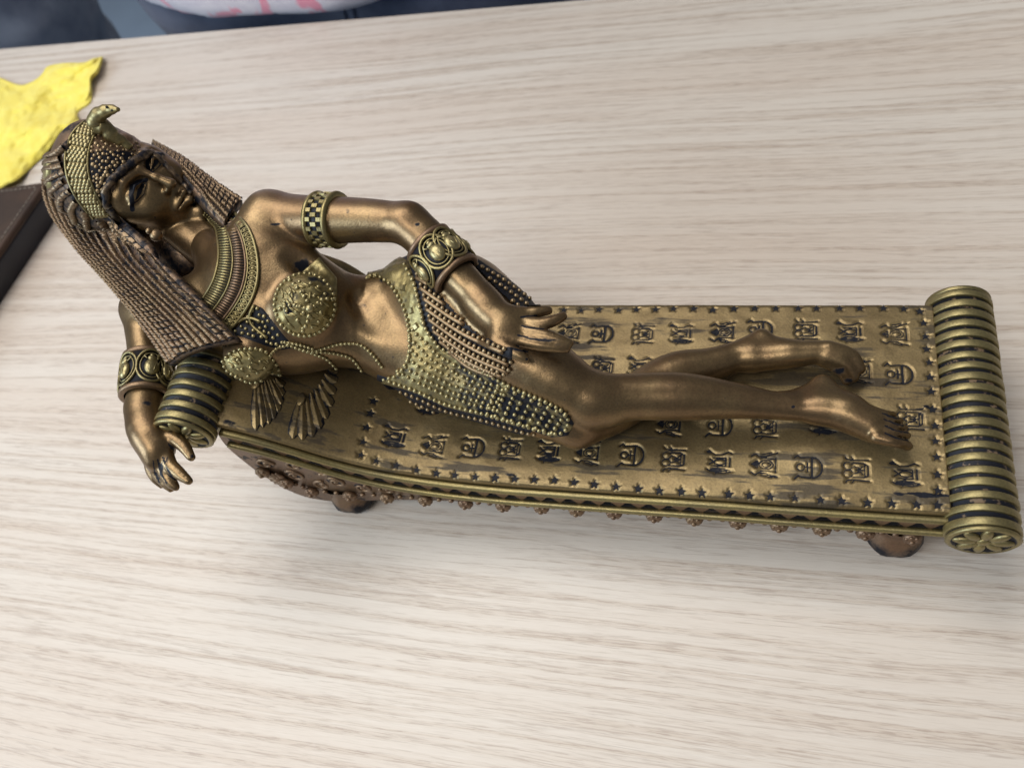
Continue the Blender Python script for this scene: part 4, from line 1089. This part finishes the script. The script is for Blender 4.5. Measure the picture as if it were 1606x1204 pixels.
def bracelet(A, B, R, angs, label):
    fr = band_frame(A, B); c, x, y, z = fr; Lh = np.linalg.norm(np.asarray(B) - A) / 2
    mb = MB(); lathe_band(mb, fr, [(-Lh, R - .12), (-Lh, R - .02), (0, R + .04), (Lh, R - .02), (Lh, R - .12)])
    br = obj('bracelet', mb.mesh('bracelet'), BLACK, FIG, label)
    for s_ in (-1, 1):
        mb = MB(); lathe_band(mb, fr, [(s_ * Lh * .80, R - .02), (s_ * Lh * .84, R + .05), (s_ * Lh * 1.0, R + .06), (s_ * Lh * 1.05, R + .0), (s_ * Lh * 1.05, R - .14)])
        obj('rim', mb.mesh('rim'), COPPER, br)
    for an in angs:
        a = math.radians(an); rd = x * math.cos(a) + y * math.sin(a); tg = -x * math.sin(a) + y * math.cos(a)
        def q(u_, v_, h): # wrap on the cylinder
            b_ = a + v_ / R; return c + z * u_ + (R + h) * (x * math.cos(b_) + y * math.sin(b_))
        mb = MB(); tube(mb, [q(Lh * .80 * math.cos(t), .50 * math.sin(t), .06) for t in np.linspace(0, 2 * math.pi, 28, endpoint=False)], .055, 6, closed=True, hint=rd)
        tube(mb, [q(Lh * .62 * math.cos(t), .38 * math.sin(t), .05) for t in np.linspace(0, 2 * math.pi, 24, endpoint=False)], .03, 5, closed=True, hint=rd)
        med = obj('medallion', mb.mesh('medallion'), GOLD, br)
        mb = MB(); ball(mb, q(.10 * Lh, 0, .06), (Lh * .42, .27, .15), (z, tg, rd)); ball(mb, q(-.34 * Lh, 0, .06), (Lh * .14, .17, .11), (z, tg, rd)); ball(mb, q(-.50 * Lh, 0, .05), (Lh * .08, .09, .07), (z, tg, rd))
        for s_ in (-1, 1):
            tube(mb, [q(.0, .10 * s_, .20), q(.22 * Lh, .06 * s_, .205), q(.34 * Lh, .05 * s_, .17)], .018, 5)
            tube(mb, [q(-.3 * Lh, .15 * s_, .1), q(-.45 * Lh, .27 * s_, .06), q(-.6 * Lh, .2 * s_, .04)], .03, 5)
        obj('scarab', mb.mesh('scarab'), GOLDB, br)
A, ra = J(671, 382, 9.27, 39); B, rb = J(717, 432, 8.73, 37)
bracelet(A, B, ra, (-2, 62, 126, 190, 254, 318), 'bracelet on the left wrist')
A, ra = J(233, 562, 7.45, 36); B, rb = J(228, 622, 7.33, 36)
bracelet(A, B, ra, (-8, 56, 120, 184, 248, 312), 'bracelet on the right wrist')

def ruled_on(surfs, c1, c2, n, m, off):
    a = spline(c1, n); b = spline(c2, n); G = np.zeros((n, m, 3)); NN = np.zeros((n, m, 3))
    for i in range(n):
        last = None
        for j in range(m):
            q = a[i] + (b[i] - a[i]) * j / (m - 1); h = first_hit(surfs, *q)
            if h is None:
                pp = G[i - 1, j] if i else P(*q, 9.3); h = (P(*q, pp[2]), unit(CAM - pp))
            G[i, j], NN[i, j] = h
    for _ in range(6):
        for X in (G, NN):
            Y = X.copy(); Y[1:-1] = .25 * X[:-2] + .5 * X[1:-1] + .25 * X[2:]; Y2 = Y.copy(); Y2[:, 1:-1] = .25 * Y[:, :-2] + .5 * Y[:, 1:-1] + .25 * Y[:, 2:]; X[:] = Y2
    NN /= np.linalg.norm(NN, axis=2, keepdims=True); return G + NN * off, NN
def sheet(mb, G, NN, th, wash=0.0):
    n, m = G.shape[:2]; I_ = np.arange(n * m).reshape(n, m); o_ = n * m
    f = [(I_[i, j], I_[i + 1, j], I_[i + 1, j + 1], I_[i, j + 1]) for i in range(n - 1) for j in range(m - 1)]
    ed = [I_[:, 0], I_[:, -1]]
    for e in ed: f += [(e[i], e[i + 1], e[i + 1] + o_, e[i] + o_) for i in range(n - 1)]
    for e in (I_[0], I_[-1]): f += [(e[i], e[i + 1], e[i + 1] + o_, e[i] + o_) for i in range(m - 1)]
    mb.add(np.concatenate([G.reshape(-1, 3), (G - NN * th).reshape(-1, 3)]), f, wash)
# broad collar
ci = [(318, 336), (340, 365), (345, 402), (337, 440), (318, 472), (300, 492)]
co = [(350, 318), (390, 358), (405, 412), (399, 462), (372, 506), (345, 530)]
G, NN = ruled_on([SB, SH], ci, co, 64, 13, .05)
mb = MB(); sheet(mb, G, NN, .16, .9); COLLAR = obj('collar', mb.mesh('collar'), COPPER, FIG)
def gpt(i, t):
    j = t * 12; a = int(min(j, 11)); return G[i, a] + (G[i, a + 1] - G[i, a]) * (j - a), NN[i, min(a + 1, 12)]
for t, r, mt in ((.0, .05, GOLD), (.36, .04, GOLD), (.68, .045, COPPER), (.74, .04, GOLD), (1.0, .065, GOLD)):
    mb = MB(); tube(mb, [gpt(i, t)[0] + gpt(i, t)[1] * .02 for i in range(64)], r, 6); obj('rim', mb.mesh('rim'), mt, COLLAR)
for t0, t1, mt, nm, step in ((.04, .32, GOLD, 'inner_bar_row', 1.45), (.40, .64, COPPER, 'outer_bar_row', 1.25)):
    mb = MB(); i = 0.0
    while i < 63:
        k0 = int(i); a, n_ = gpt(k0, t0); b, _ = gpt(k0, t1); fi = i - k0
        if k0 < 63: a = a + (gpt(k0 + 1, t0)[0] - a) * fi; b = b + (gpt(k0 + 1, t1)[0] - b) * fi
        tube(mb, [a + n_ * .01, (a + b) / 2 + n_ * .03, b + n_ * .01], .042, 5, hint=n_); i += step * (1.0 if mt is COPPER else .95)
    obj(nm, mb.mesh(nm), mt, COLLAR, kind='stuff')
mb = MB()
for i in range(1, 63, 2):
    a, n_ = gpt(i, .87); tg = unit(G[min(i + 1, 63), 11] - G[max(i - 1, 0), 11]); ac = np.cross(n_, tg)
    tube(mb, [a + n_ * .02 + ac * .13 * math.cos(q) + tg * .075 * math.sin(q) for q in np.linspace(0, 6.283, 12, endpoint=False)], .028, 5, closed=True, hint=n_)
    ball(mb, a + n_ * .01, (.05, .09, .04), (tg, ac, n_))
obj('oval_row', mb.mesh('oval_row'), GOLD, COLLAR, kind='stuff')

# what is arm and what is trunk
_armseg = [J(*n)[0] for n in ((424, 342, 9.5, 41), (515, 345, 9.55, 37), (640, 350, 9.6, 31), (692, 405, 9.0, 31), (762, 480, 8.25, 27), (806, 516, 8.15, 25), (850, 520, 8.1, 20), (885, 535, 7.9, 10))]
def arm_d(V):
    d = np.full(len(V), 9.0)
    for a, b in zip(_armseg[:-1], _armseg[1:]):
        e = b - a; t = np.clip(((V - a) @ e) / (e @ e), 0, 1); d = np.minimum(d, np.linalg.norm(V - a - t[:, None] * e, axis=1))
    return d
def notarm(V): return arm_d(V) > .86
trunk = notarm(BV)
Ft = BFc[trunk[BFc].all(1)]
ST = Surf(BV, Ft)
def bead_row(mb, surfs, px, step, r, off=.02, jit=0.0):
    q = resample(spline(px, 80), step=step)
    for u, v in q:
        h = first_hit(surfs, u + random.uniform(-jit, jit), v + random.uniform(-jit, jit))
        if h is not None: ball(mb, h[0] + h[1] * off, r * random.uniform(.9, 1.1))
def bead_fill(mb, surfs, poly, gap, r, seed, n=4000, inset=3, avoid=None):
    rr = random.Random(seed); poly = np.array(poly, float); lo, hi = poly.min(0), poly.max(0); pts = []
    for _ in range(n):
        q = np.array([rr.uniform(lo[0], hi[0]), rr.uniform(lo[1], hi[1])])
        if poly_sd(q[None], poly)[0] < inset or any(np.hypot(*(q - o)) < gap for o in pts): continue
        pts.append(q); h = first_hit(surfs, *q)
        if h is not None: ball(mb, h[0] + h[1] * .015, r * rr.uniform(.85, 1.1))
# cups
def ellp(cx, cy, rx, ry, n=28, rot=0): return [(cx + rx * math.cos(t) * math.cos(rot) - ry * math.sin(t) * math.sin(rot), cy + rx * math.cos(t) * math.sin(rot) + ry * math.sin(t) * math.cos(rot)) for t in np.linspace(0, 2 * math.pi, n, endpoint=False)]
cups = [(ellp(478, 478, 49, 51), 'cup on the left breast', (478, 478)), ([(348, 566), (362, 552), (385, 546), (410, 548), (428, 562), (440, 585), (436, 594), (415, 596), (395, 601), (372, 592), (354, 580)], 'cup on the right breast', (396, 574))]
for poly, lab, cc in cups:
    cup, sc_ = patch('bra_cup', BV, Ft, BN, poly, .07, GOLD, FIG, back=False, label=lab, soft=2.5, disp=lambda uv, V: .035 * vnoise(V * 5.5, 21) + .03 * np.abs(vnoise(V * 3.0, 8)), wash=lambda uv, V: .22 + .5 * np.clip(vnoise(V * 2.2, 6), 0, 1))
    mb = MB(); cl = np.array(poly + [poly[0]]); ins = [(p - np.array(cc)) * .95 + np.array(cc) for p in cl]
    bead_row(mb, [sc_, ST], ins, 8.2, .078); bead_fill(mb, [sc_], np.array([(p - np.array(cc)) * .8 + np.array(cc) for p in cl[:-1]]), 13, .07, 5, 500)
    if lab.endswith('left breast'):
        h = first_hit([sc_], 486, 484)
        if h: ball(mb, h[0] + h[1] * .03, .16)
        bead_row(mb, [sc_], [(440, 484), (460, 478), (486, 484), (505, 470), (520, 470)], 8, .08); bead_row(mb, [sc_], [(455, 440), (475, 462), (486, 484), (480, 510), (470, 525)], 8, .08)
    obj('bead_trim', mb.mesh('bead_trim'), GOLDB, cup, kind='stuff')
    mb = MB(); rr = random.Random(11)
    for _ in range(46):
        q = np.array(cc) + np.array([rr.uniform(-36, 36), rr.uniform(-36, 36)])
        if poly_sd(q[None], np.array(poly))[0] < 7: continue
        h = first_hit([sc_], *q)
        if h is None: continue
        x, y, z = frame_z(h[1], (rr.random(), rr.random(), .3)); ball(mb, h[0], (.17, .055, .05), (x, y, z))
    obj('leaf_relief', mb.mesh('leaf_relief'), GOLD, cup, kind='stuff')
# strap at the armpit and bead web between the cups
patch('bra_strap', BV, Ft, BN, [(500, 404), (528, 436), (529, 486), (514, 470), (496, 440), (474, 428)], .05, GOLD, FIG, back=False, disp=lambda uv, V: .02 * vnoise(V * np.array([9, 9, 3]), 2))
web = [(398, 478), (412, 484), (428, 505), (446, 528), (462, 545), (440, 548), (412, 540), (386, 530), (362, 522), (380, 505)]
wp, sw_ = patch('bead_web', BV, Ft, BN, web, .05, COPPER, FIG, back=False, wash=lambda uv, V: .95 + 0 * uv[:, 0])
mb = MB(); bead_fill(mb, [sw_], web, 7.4, .072, 3); obj('bead_fill', mb.mesh('bead_fill'), GOLDB, wp, kind='stuff')
mb = MB()
for q in ([(400, 478), (392, 496), (398, 512), (420, 530)], [(372, 506), (392, 498), (410, 504)]):
    p = path_on([sw_, ST], q, 16, .06)
    if len(p) > 4: tube(mb, p, .06, 6)
if mb.n: obj('net_bar', mb.mesh('net_bar'), GOLD, wp)
# bead chains over the belly
for q in ([(452, 540), (470, 546), (492, 550), (514, 544), (534, 539), (564, 540), (584, 555), (600, 575)], [(490, 551), (512, 552), (532, 555), (553, 562), (568, 580)], [(470, 547), (492, 554), (512, 562), (527, 576)], [(452, 541), (436, 545), (424, 556), (418, 566)], [(448, 536), (470, 540), (490, 546)]):
    mb = MB(); p = path_on([ST], q, 30, .02)
    if len(p) > 4: tube(mb, p, .045, 6); bead_row(mb, [ST], q, 6.6, .066, .05); obj('bead_chain', mb.mesh('bead_chain'), GOLDB, FIG)
# skirt
side_poly = [(612, 404), (640, 396), (700, 396), (745, 404), (800, 440), (848, 478), (842, 497), (806, 520), (802, 570), (788, 592), (742, 578), (690, 550), (660, 520), (640, 460)]
SKIRT, SS = patch('skirt', BV, Ft, BN, side_poly, .05, BLACK, FIG, back=True)
low_poly = [(592, 588), (650, 606), (700, 630), (760, 646), (822, 664), (836, 676), (815, 684), (760, 690), (700, 672), (640, 650), (590, 612)]
SKL, SSL = patch('skirt', BV, Ft, BN, low_poly, .05, BLACK, FIG, back=True)
belt = [(574, 436), (582, 420), (600, 408), (622, 402), (640, 410), (652, 440), (662, 480), (671, 516), (692, 546), (742, 573), (800, 606), (860, 632), (888, 647), (899, 664), (890, 682), (868, 684), (820, 669), (760, 651), (700, 636), (650, 613), (598, 598), (618, 590), (636, 570), (643, 540), (640, 502), (628, 468), (606, 442), (592, 432)]
BELT, SBL = patch('belt_apron', BV, Ft, BN, belt, .11, GOLD, FIG, back=True, disp=lambda uv, V: .022 * vnoise(V * 7.0, 2), wash=lambda uv, V: .32 + .12 * vnoise(V * 4, 9) + .5 * smoothstep(690, 790, uv[:, 0]) * (.6 + .5 * vnoise(V * 3.0, 5)))
S3 = [SBL, SS, SSL, ST]
beltL = [(580, 430), (596, 432), (616, 450), (633, 482), (642, 524), (640, 562), (622, 589), (602, 596)]
beltR = [(634, 412), (648, 440), (658, 480), (667, 514), (688, 544)]
apU = [(688, 544), (740, 572), (798, 605), (860, 632), (888, 648), (896, 664), (888, 680), (866, 682)]
apL = [(602, 596), (650, 613), (700, 635), (760, 650), (820, 668), (866, 682)]
mb = MB()
for row, st in ((beltL, 8.2), (beltR, 8.6), (apU, 9.0), (apL, 8.6)): bead_row(mb, [SBL], [np.array(p) + (np.array((668, 560)) - np.array(p)) * .02 for p in row], st, .085)
_u = np.array([(652, 505), (672, 528), (692, 550), (742, 578), (792, 606)], float); _l = np.array([(622, 588), (640, 600), (664, 610), (712, 630), (772, 646)], float)
for t in (.14, .30, .46, .62, .78, .92): bead_row(mb, [SBL], _u * (1 - t) + _l * t, 9.6, .078, .015, .9)
for t in np.linspace(0, 1, 9):
    a = np.array((782, 604)) * (1 - t) + np.array((886, 650)) * t; b = np.array((765, 648)) * (1 - t) + np.array((866, 678)) * t
    bead_row(mb, [SBL], [a, (a + b) / 2, b], 9.5, .085)
obj('bead_trim', mb.mesh('bead_trim'), GOLDB, BELT, kind='stuff')
for q in ((632, 451), (645, 487), (652, 512)):
    h = first_hit([SBL], *q)
    if h:
        x, y, z = frame_z(h[1]); mb = MB(); box(mb, h[0] + h[1] * .02, ((x + y) * .7, (x - y) * .7, z), (.13, .13, .05), taper=.6); obj('diamond', mb.mesh('diamond', False), GOLDB, BELT)
st_ = [(654, 436), (660, 452), (665, 468), (669, 484), (673, 500), (680, 518), (690, 534), (704, 550)]
en_ = [(712, 452), (752, 498), (778, 530), (790, 552), (798, 572), (797, 584), (788, 590), (776, 590)]
for a, b in zip(st_, en_):
    a = np.array(a, float); b = np.array(b, float); md = (a + b) / 2 + np.array([-3, 5])
    p = path_on([SS, ST], [a, md, b], 30, .03)
    if len(p) < 5: continue
    mb = MB(); tube(mb, p, .085, 7, wash=.15); sob = obj('fringe_strand', mb.mesh('fringe_strand'), BRONZE, SKIRT)
    mb = MB()
    q = resample(spline([a + (2, -5), md + (2, -5), b + (2, -5)], 40), step=8.6)
    for u, v in q:
        h = first_hit([SS, ST], u, v)
        if h: ball(mb, h[0] + h[1] * .07, .082)
    obj('bead_row', mb.mesh('bead_row'), BEADB, sob, kind='stuff')
mb = MB()
for k_ in range(8):
    o_ = np.array([-5.2, 8.2]) * k_; bead_row(mb, [SS], [np.array((738, 410)) + o_, np.array((790, 440)) + o_, np.array((846, 480)) + o_], 9.6, .085, .03)
for k_ in range(4): bead_row(mb, [SS], [(590 + 5 * k_, 424 - 4 * k_), (618, 400 - 2 * k_), (656, 398 - 2 * k_)], 9.5, .08, .03)
obj('bead_fill', mb.mesh('bead_fill'), BEADB, SKIRT, kind='stuff')
mb = MB()
for k_ in range(4): bead_row(mb, [SSL, ST], [(np.array(p) + (-2 * k_, 8.5 * (k_ + 1))) for p in apL[:-1] + [(838, 672)]], 9.4, .08, .03)
obj('bead_fill', mb.mesh('bead_fill'), BEADB, SKL, kind='stuff')
# toe nails and finger nails are cast with the body
# ------------------------------------------------------------------ yellow cloth
def fabric(name, c1, c2, rough=0.85, weave=0.25, scale=1.2, sheen=0.2):
    m, t, b = nt(name); v = coords(t)
    n1 = noise(t, v, scale, 4, 0.6); n2 = noise(t, v, 22.0, 3, 0.6)
    col = mixc(t, mrange(t, n1, 0.35, 0.65), c1, c2); col = mixc(t, mrange(t, n2, 0.3, 0.7, 0.0, 0.25), col, tuple(.72 * x for x in c1))
    t.links.new(col, b.inputs['Base Color']); b.inputs['Roughness'].default_value = rough
    b.inputs['Sheen Weight'].default_value = sheen
    bump(t, b, mth(t, 'ADD', n2, mth(t, 'MULTIPLY', noise(t, v, 60.0, 2), .5)), weave, 0.001)
    return m, t, b
YEL = fabric('yellow_microfibre', (0.80, 0.66, 0.085), (0.83, 0.72, 0.14), 0.9, 0.5)[0]
ct = [(-70, 96), (0, 122), (30, 133), (50, 128), (65, 117), (75, 104), (100, 99), (130, 98), (146, 92), (160, 89)]
cb2 = [(-70, 345), (0, 293), (25, 280), (48, 260), (70, 238), (88, 214), (96, 204), (112, 202), (122, 190), (121, 174), (139, 161), (143, 146), (142, 124), (152, 113), (160, 90)]
a = spline(ct, 110); b = spline(cb2, 110); m = 46; G = np.zeros((110, m, 3)); NN = np.zeros((110, m, 3)); NN[..., 2] = 1
for j in range(m):
    q = a + (b - a) * (j / (m - 1))
    for i in range(110):
        p = P(q[i, 0], q[i, 1], TZ + .55)
        e = min(j, m - 1 - j) / (m - 1)
        dz = .50 * vnoise(np.array([[p[0] * .22 + p[1] * .12, p[1] * .34, 2.]]), 31)[0] + .24 * vnoise(np.array([[p[0] * .7, p[1] * .6, 5.]]), 33)[0] + .06 * vnoise(np.array([[p[0] * 2.5, p[1] * 2.5, 5.]]), 34)[0]
        fold = .42 * math.exp(-((p[1] - 10.2 - .35 * (p[0] + 22)) / 1.1) ** 2)
        G[i, j] = P(q[i, 0], q[i, 1], TZ + max(.14, .55 + dz + fold - .30 * (1 - smoothstep(0, .12, e))))
mb = MB(); sheet(mb, G, NN, .13)
CL = obj('yellow_cloth', mb.mesh('yellow_cloth'), YEL); CL['label'] = 'crumpled yellow cleaning cloth lying beside the dark leather case'; CL['category'] = 'cloth'
# ------------------------------------------------------------------ dark leather case
LEA, t, b = nt('dark_brown_leather'); v = coords(t)
n1 = noise(t, v, .35, 4); n2 = noise(t, v, 9.0, 4, .65)
t.links.new(mixc(t, mrange(t, n1, .35, .65), (0.050, 0.028, 0.018), (0.030, 0.018, 0.013)), b.inputs['Base Color']); b.inputs['Roughness'].default_value = .62; b.inputs['Specular IOR Level'].default_value = .25; bump(t, b, n2, .25, .0006)
SIDE = simple('dark_case_side', (0.016, 0.016, 0.024), .5, 0, .3, .5, .2, 8.)
hc_ = 2.0
A = P(68, 287, TZ + hc_); B_ = P(0, 386, TZ + hc_); D_ = P(0, 296, TZ + hc_)
e1 = unit(B_ - A); e2 = unit(D_ - A); e1[2] = e2[2] = 0; e1 = unit(e1); e2 = unit(e2)
CASE = thing('leather_case', 'dark brown leather case with pale stitching along its edge', 'case', tuple(A + e1 * 11 + e2 * 8 - np.array([0, 0, hc_])))
def rbox(c0, la, lb, z0, z1, rad, name, mat, parent, over=0.0):
    c = np.array([c0[0], c0[1], 0]) - (e1 + e2) * over; la += 2 * over; lb += 2 * over
    def out(ins): 
        pts = []
        for (sa, sb, a0) in ((0, 0, 180), (1, 0, 270), (1, 1, 0), (0, 1, 90)):
            cc = c + e1 * (rad if sa == 0 else la - rad) + e2 * (rad if sb == 0 else lb - rad)
            for k in range(7):
                an = math.radians(a0 + 15 * k); pts.append(cc + (rad - ins) * (e1 * math.cos(an) + e2 * math.sin(an)))
        return pts
    mb = MB(); vs = []; lv = [(z0, .06), (z0 + .06, 0), (z1 - .16, 0), (z1 - .05, .05), (z1, .16)]
    for z, ins in lv: vs += [p + np.array([0, 0, z]) for p in out(ins)]
    n = 28; f = [(j * n + i, j * n + (i + 1) % n, (j + 1) * n + (i + 1) % n, (j + 1) * n + i) for j in range(4) for i in range(n)]
    f += [tuple(range(n - 1, -1, -1)), tuple(4 * n + i for i in range(n))]
    mb.add(vs, f); return obj(name, mb.mesh(name), mat, parent)
rbox(A, 24, 17, TZ + .02, TZ + hc_ - .42, .5, 'base', SIDE, CASE)
LID = rbox(A, 24, 17, TZ + hc_ - .40, TZ + hc_, .5, 'lid', LEA, CASE, .12)
mb = MB(); rgh = .28
for k in range(60):
    for (st, dr, inn) in ((A, e1, e2), (A, e2, e1)):
        c = st + inn * rgh + dr * (.5 + .34 * k); box(mb, c + np.array([0, 0, .012]), (dr, inn, np.array([0, 0, 1.])), (.11, .03, .02))
obj('stitching', mb.mesh('stitching', False), simple('pale_thread', (0.17, 0.14, 0.11), .8), LID, kind='stuff')

# ------------------------------------------------------------------ the two people behind the table
def person(ab, depth, half, jean, shirt, label, hem, seams=True, seed=0, turn=0.0, hip_w=1.0):
    c = tb(ab, depth, 0)
    FZ_ = FZ; cx, cy = c[0], c[1]
    ct_, st2 = math.cos(turn), math.sin(turn)
    X = _dir * ct_ + _nrm * st2; Y = -_dir * st2 + _nrm * ct_
    def W(a, b_, z): q = np.array([cx, cy, 0]) + X * a + Y * b_; q[2] = FZ_ + z; return q
    root = thing('person', label, 'person', tuple(W(0, 0, 0)))
    def build(grow, legs, torso, arms, head, h=1.1, zmin=None, zmax=None, shoes=False):
        F = Field(W(0, 0, 0) - np.array([36, 36, 2]), W(0, 0, 0) + np.array([36, 36, 172]), h)
        g = grow
        for s_ in (-1, 1):
            if legs:
                F.chain([(W(s_ * 8.8, 0, 76), 9.2 + g), (W(s_ * 9.2, -1, 44), 6.6 + g), (W(s_ * 9.2, 1, 9), 4.2 + g)], 4)
            if shoes:
                F.cone((W(s_ * 9.2, 2, 5), 4.2 + g), (W(s_ * 10.5, -14, 3.2), 3.4 + g), 2)
            if arms:
                F.chain([(W(s_ * 18, 1, 134), 5.2 + g), (W(s_ * 24, 3, 108), 4.2 + g), (W(s_ * 25, -2, 86), 3.2 + g)], 3)
        if legs or torso: F.ell(W(0, 1, 82), (17.0 * hip_w + g, 11.0 + g, 13 + g), (X, Y, np.array([0, 0, 1.])), 5)
        if torso:
            F.ell(W(0, -.6, 80), (17.5 + g, 11.2 + g, 16 + g), (X, Y, np.array([0, 0, 1.])), 4) if not legs else None; F.ell(W(0, 0, 104), (13.5 + g, 9.5 + g, 18 + g), (X, Y, np.array([0, 0, 1.])), 7); F.ell(W(0, 0, 124), (17 + g, 10 + g, 14 + g), (X, Y, np.array([0, 0, 1.])), 6)
        if head:
            F.cone((W(0, 1, 136), 5.5), (W(0, 0, 146), 5.2), 3); F.ell(W(0, -1, 154), (7.4, 9, 11), (X, Y, np.array([0, 0, 1.])), 2)
            F.cone((W(0, -9.6, 155), 1.2), (W(0, -10.6, 151.5), 1.5), 1.5)
            for s_ in (-1, 1): F.ell(W(s_ * 7.4, 0, 153), (1.2, 2, 3), (X, Y, np.array([0, 0, 1.])), .6)
        if zmin is not None: F.plane(W(0, 0, zmin), (0, 0, -1), W(0, 0, 0) - 60, W(0, 0, 0) + 200, .6)
        if zmax is not None: F.plane(W(0, 0, zmax), (0, 0, 1), W(0, 0, 0) - 60, W(0, 0, 0) + 200, .6)
        V, Fc = F.nets(); V = relax(V, Fc, 2, .5); Nn = vnormals(V, Fc)
        if np.mean(F.sample(V + Nn * .8)) < 0: Fc = Fc[:, ::-1].copy(); Nn = -Nn
        return V, Fc, Nn
    skin = simple('skin', (0.42, 0.27, 0.20), .5)
    V, Fc, Nn = build(0, True, True, True, True); obj('body', make_mesh('person_body', V, Fc), skin, root)
    V, Fc, Nn = build(1.0, True, False, False, False, .8, 7, 88)
    V = V + Nn * (.45 * vnoise(V * np.array([.10, .10, .28]) + seed, 3) + .28 * vnoise(V * np.array([.3, .3, .55]) + seed, 8))[:, None]
    tr = obj('trousers', make_mesh('trousers', V, Fc), jean, root); ST_ = Surf(V, Fc)
    V, Fc, Nn = build(2.2, False, True, False, False, .9, hem, 140)
    V = V + Nn * (.35 * vnoise(V * np.array([.18, .18, .10]) + seed, 5))[:, None]
    obj('shirt', make_mesh('shirt', V, Fc), shirt, root)
    V, Fc, Nn = build(.3, False, False, False, False, 1.0, None, None, True); obj('shoes', make_mesh('shoes', V, Fc), simple('dark_shoe', (.03, .03, .035), .5), root)
    F = Field(W(0, 0, 138) - np.array([16, 16, 0]), W(0, 0, 138) + np.array([16, 16, 32]), .8)
    F.ell(W(0, .6, 155.5), (8.6, 9.6, 11.5), (X, Y, np.array([0, 0, 1.])), 0); F.ell(W(0, 5, 147), (7.5, 5, 10), (X, Y, np.array([0, 0, 1.])), 2); F.ell(W(0, -10, 150), (7, 7, 10), (X, Y, np.array([0, 0, 1.])), 1, 'cut')
    V, Fc = F.nets(); obj('hair', make_mesh('hair', V, Fc), simple('dark_hair', (.03, .02, .015), .5), root)
    if seams:
        for uu in seams:
            pts = []
            for vv in np.linspace(-60, 90, 40):
                h = ST_.hit(uu + (vv - 10) * .25, vv)
                if h: pts.append(h[0] + h[1] * .06)
            if len(pts) > 6:
                p_ = np.array(pts)
                mb = MB(); tube(mb, resample(p_, 30), .16, 5); obj('seam', mb.mesh('seam'), jean, tr)
    return root
NAVY = fabric('dark_navy_denim', (0.042, 0.052, 0.095), (0.07, 0.085, 0.14), .85, .5, .35)[0]
SLATE = fabric('slate_blue_denim', (0.12, 0.145, 0.21), (0.26, 0.30, 0.38), .85, .6, .16)[0]
GREY = fabric('grey_cotton', (0.30, 0.31, 0.34), (0.34, 0.35, 0.38), .9, .3)[0]
SHIRT, t, b = fabric('white_shirt_pink_print', (0.60, 0.56, 0.64), (0.68, 0.64, 0.70), .9, .2)
v = coords(t, (44, 44, 22)); nn = noise(t, v, 1.0, 3, .5, .6); src = b.inputs['Base Color'].links[0].from_socket
t.links.new(mixc(t, mrange(t, nn, .58, .63), src, (0.72, 0.27, 0.36)), b.inputs['Base Color'])
person(24.5, 14.5, 18, NAVY, SHIRT, 'person in white shirt with pink print and dark navy jeans standing behind the table', 73.3, (537, 552), 0, .0)
person(-26.5, 15.5, 18, SLATE, GREY, 'person in slate blue jeans standing at the far left behind the table', 84, None, 7, .0)
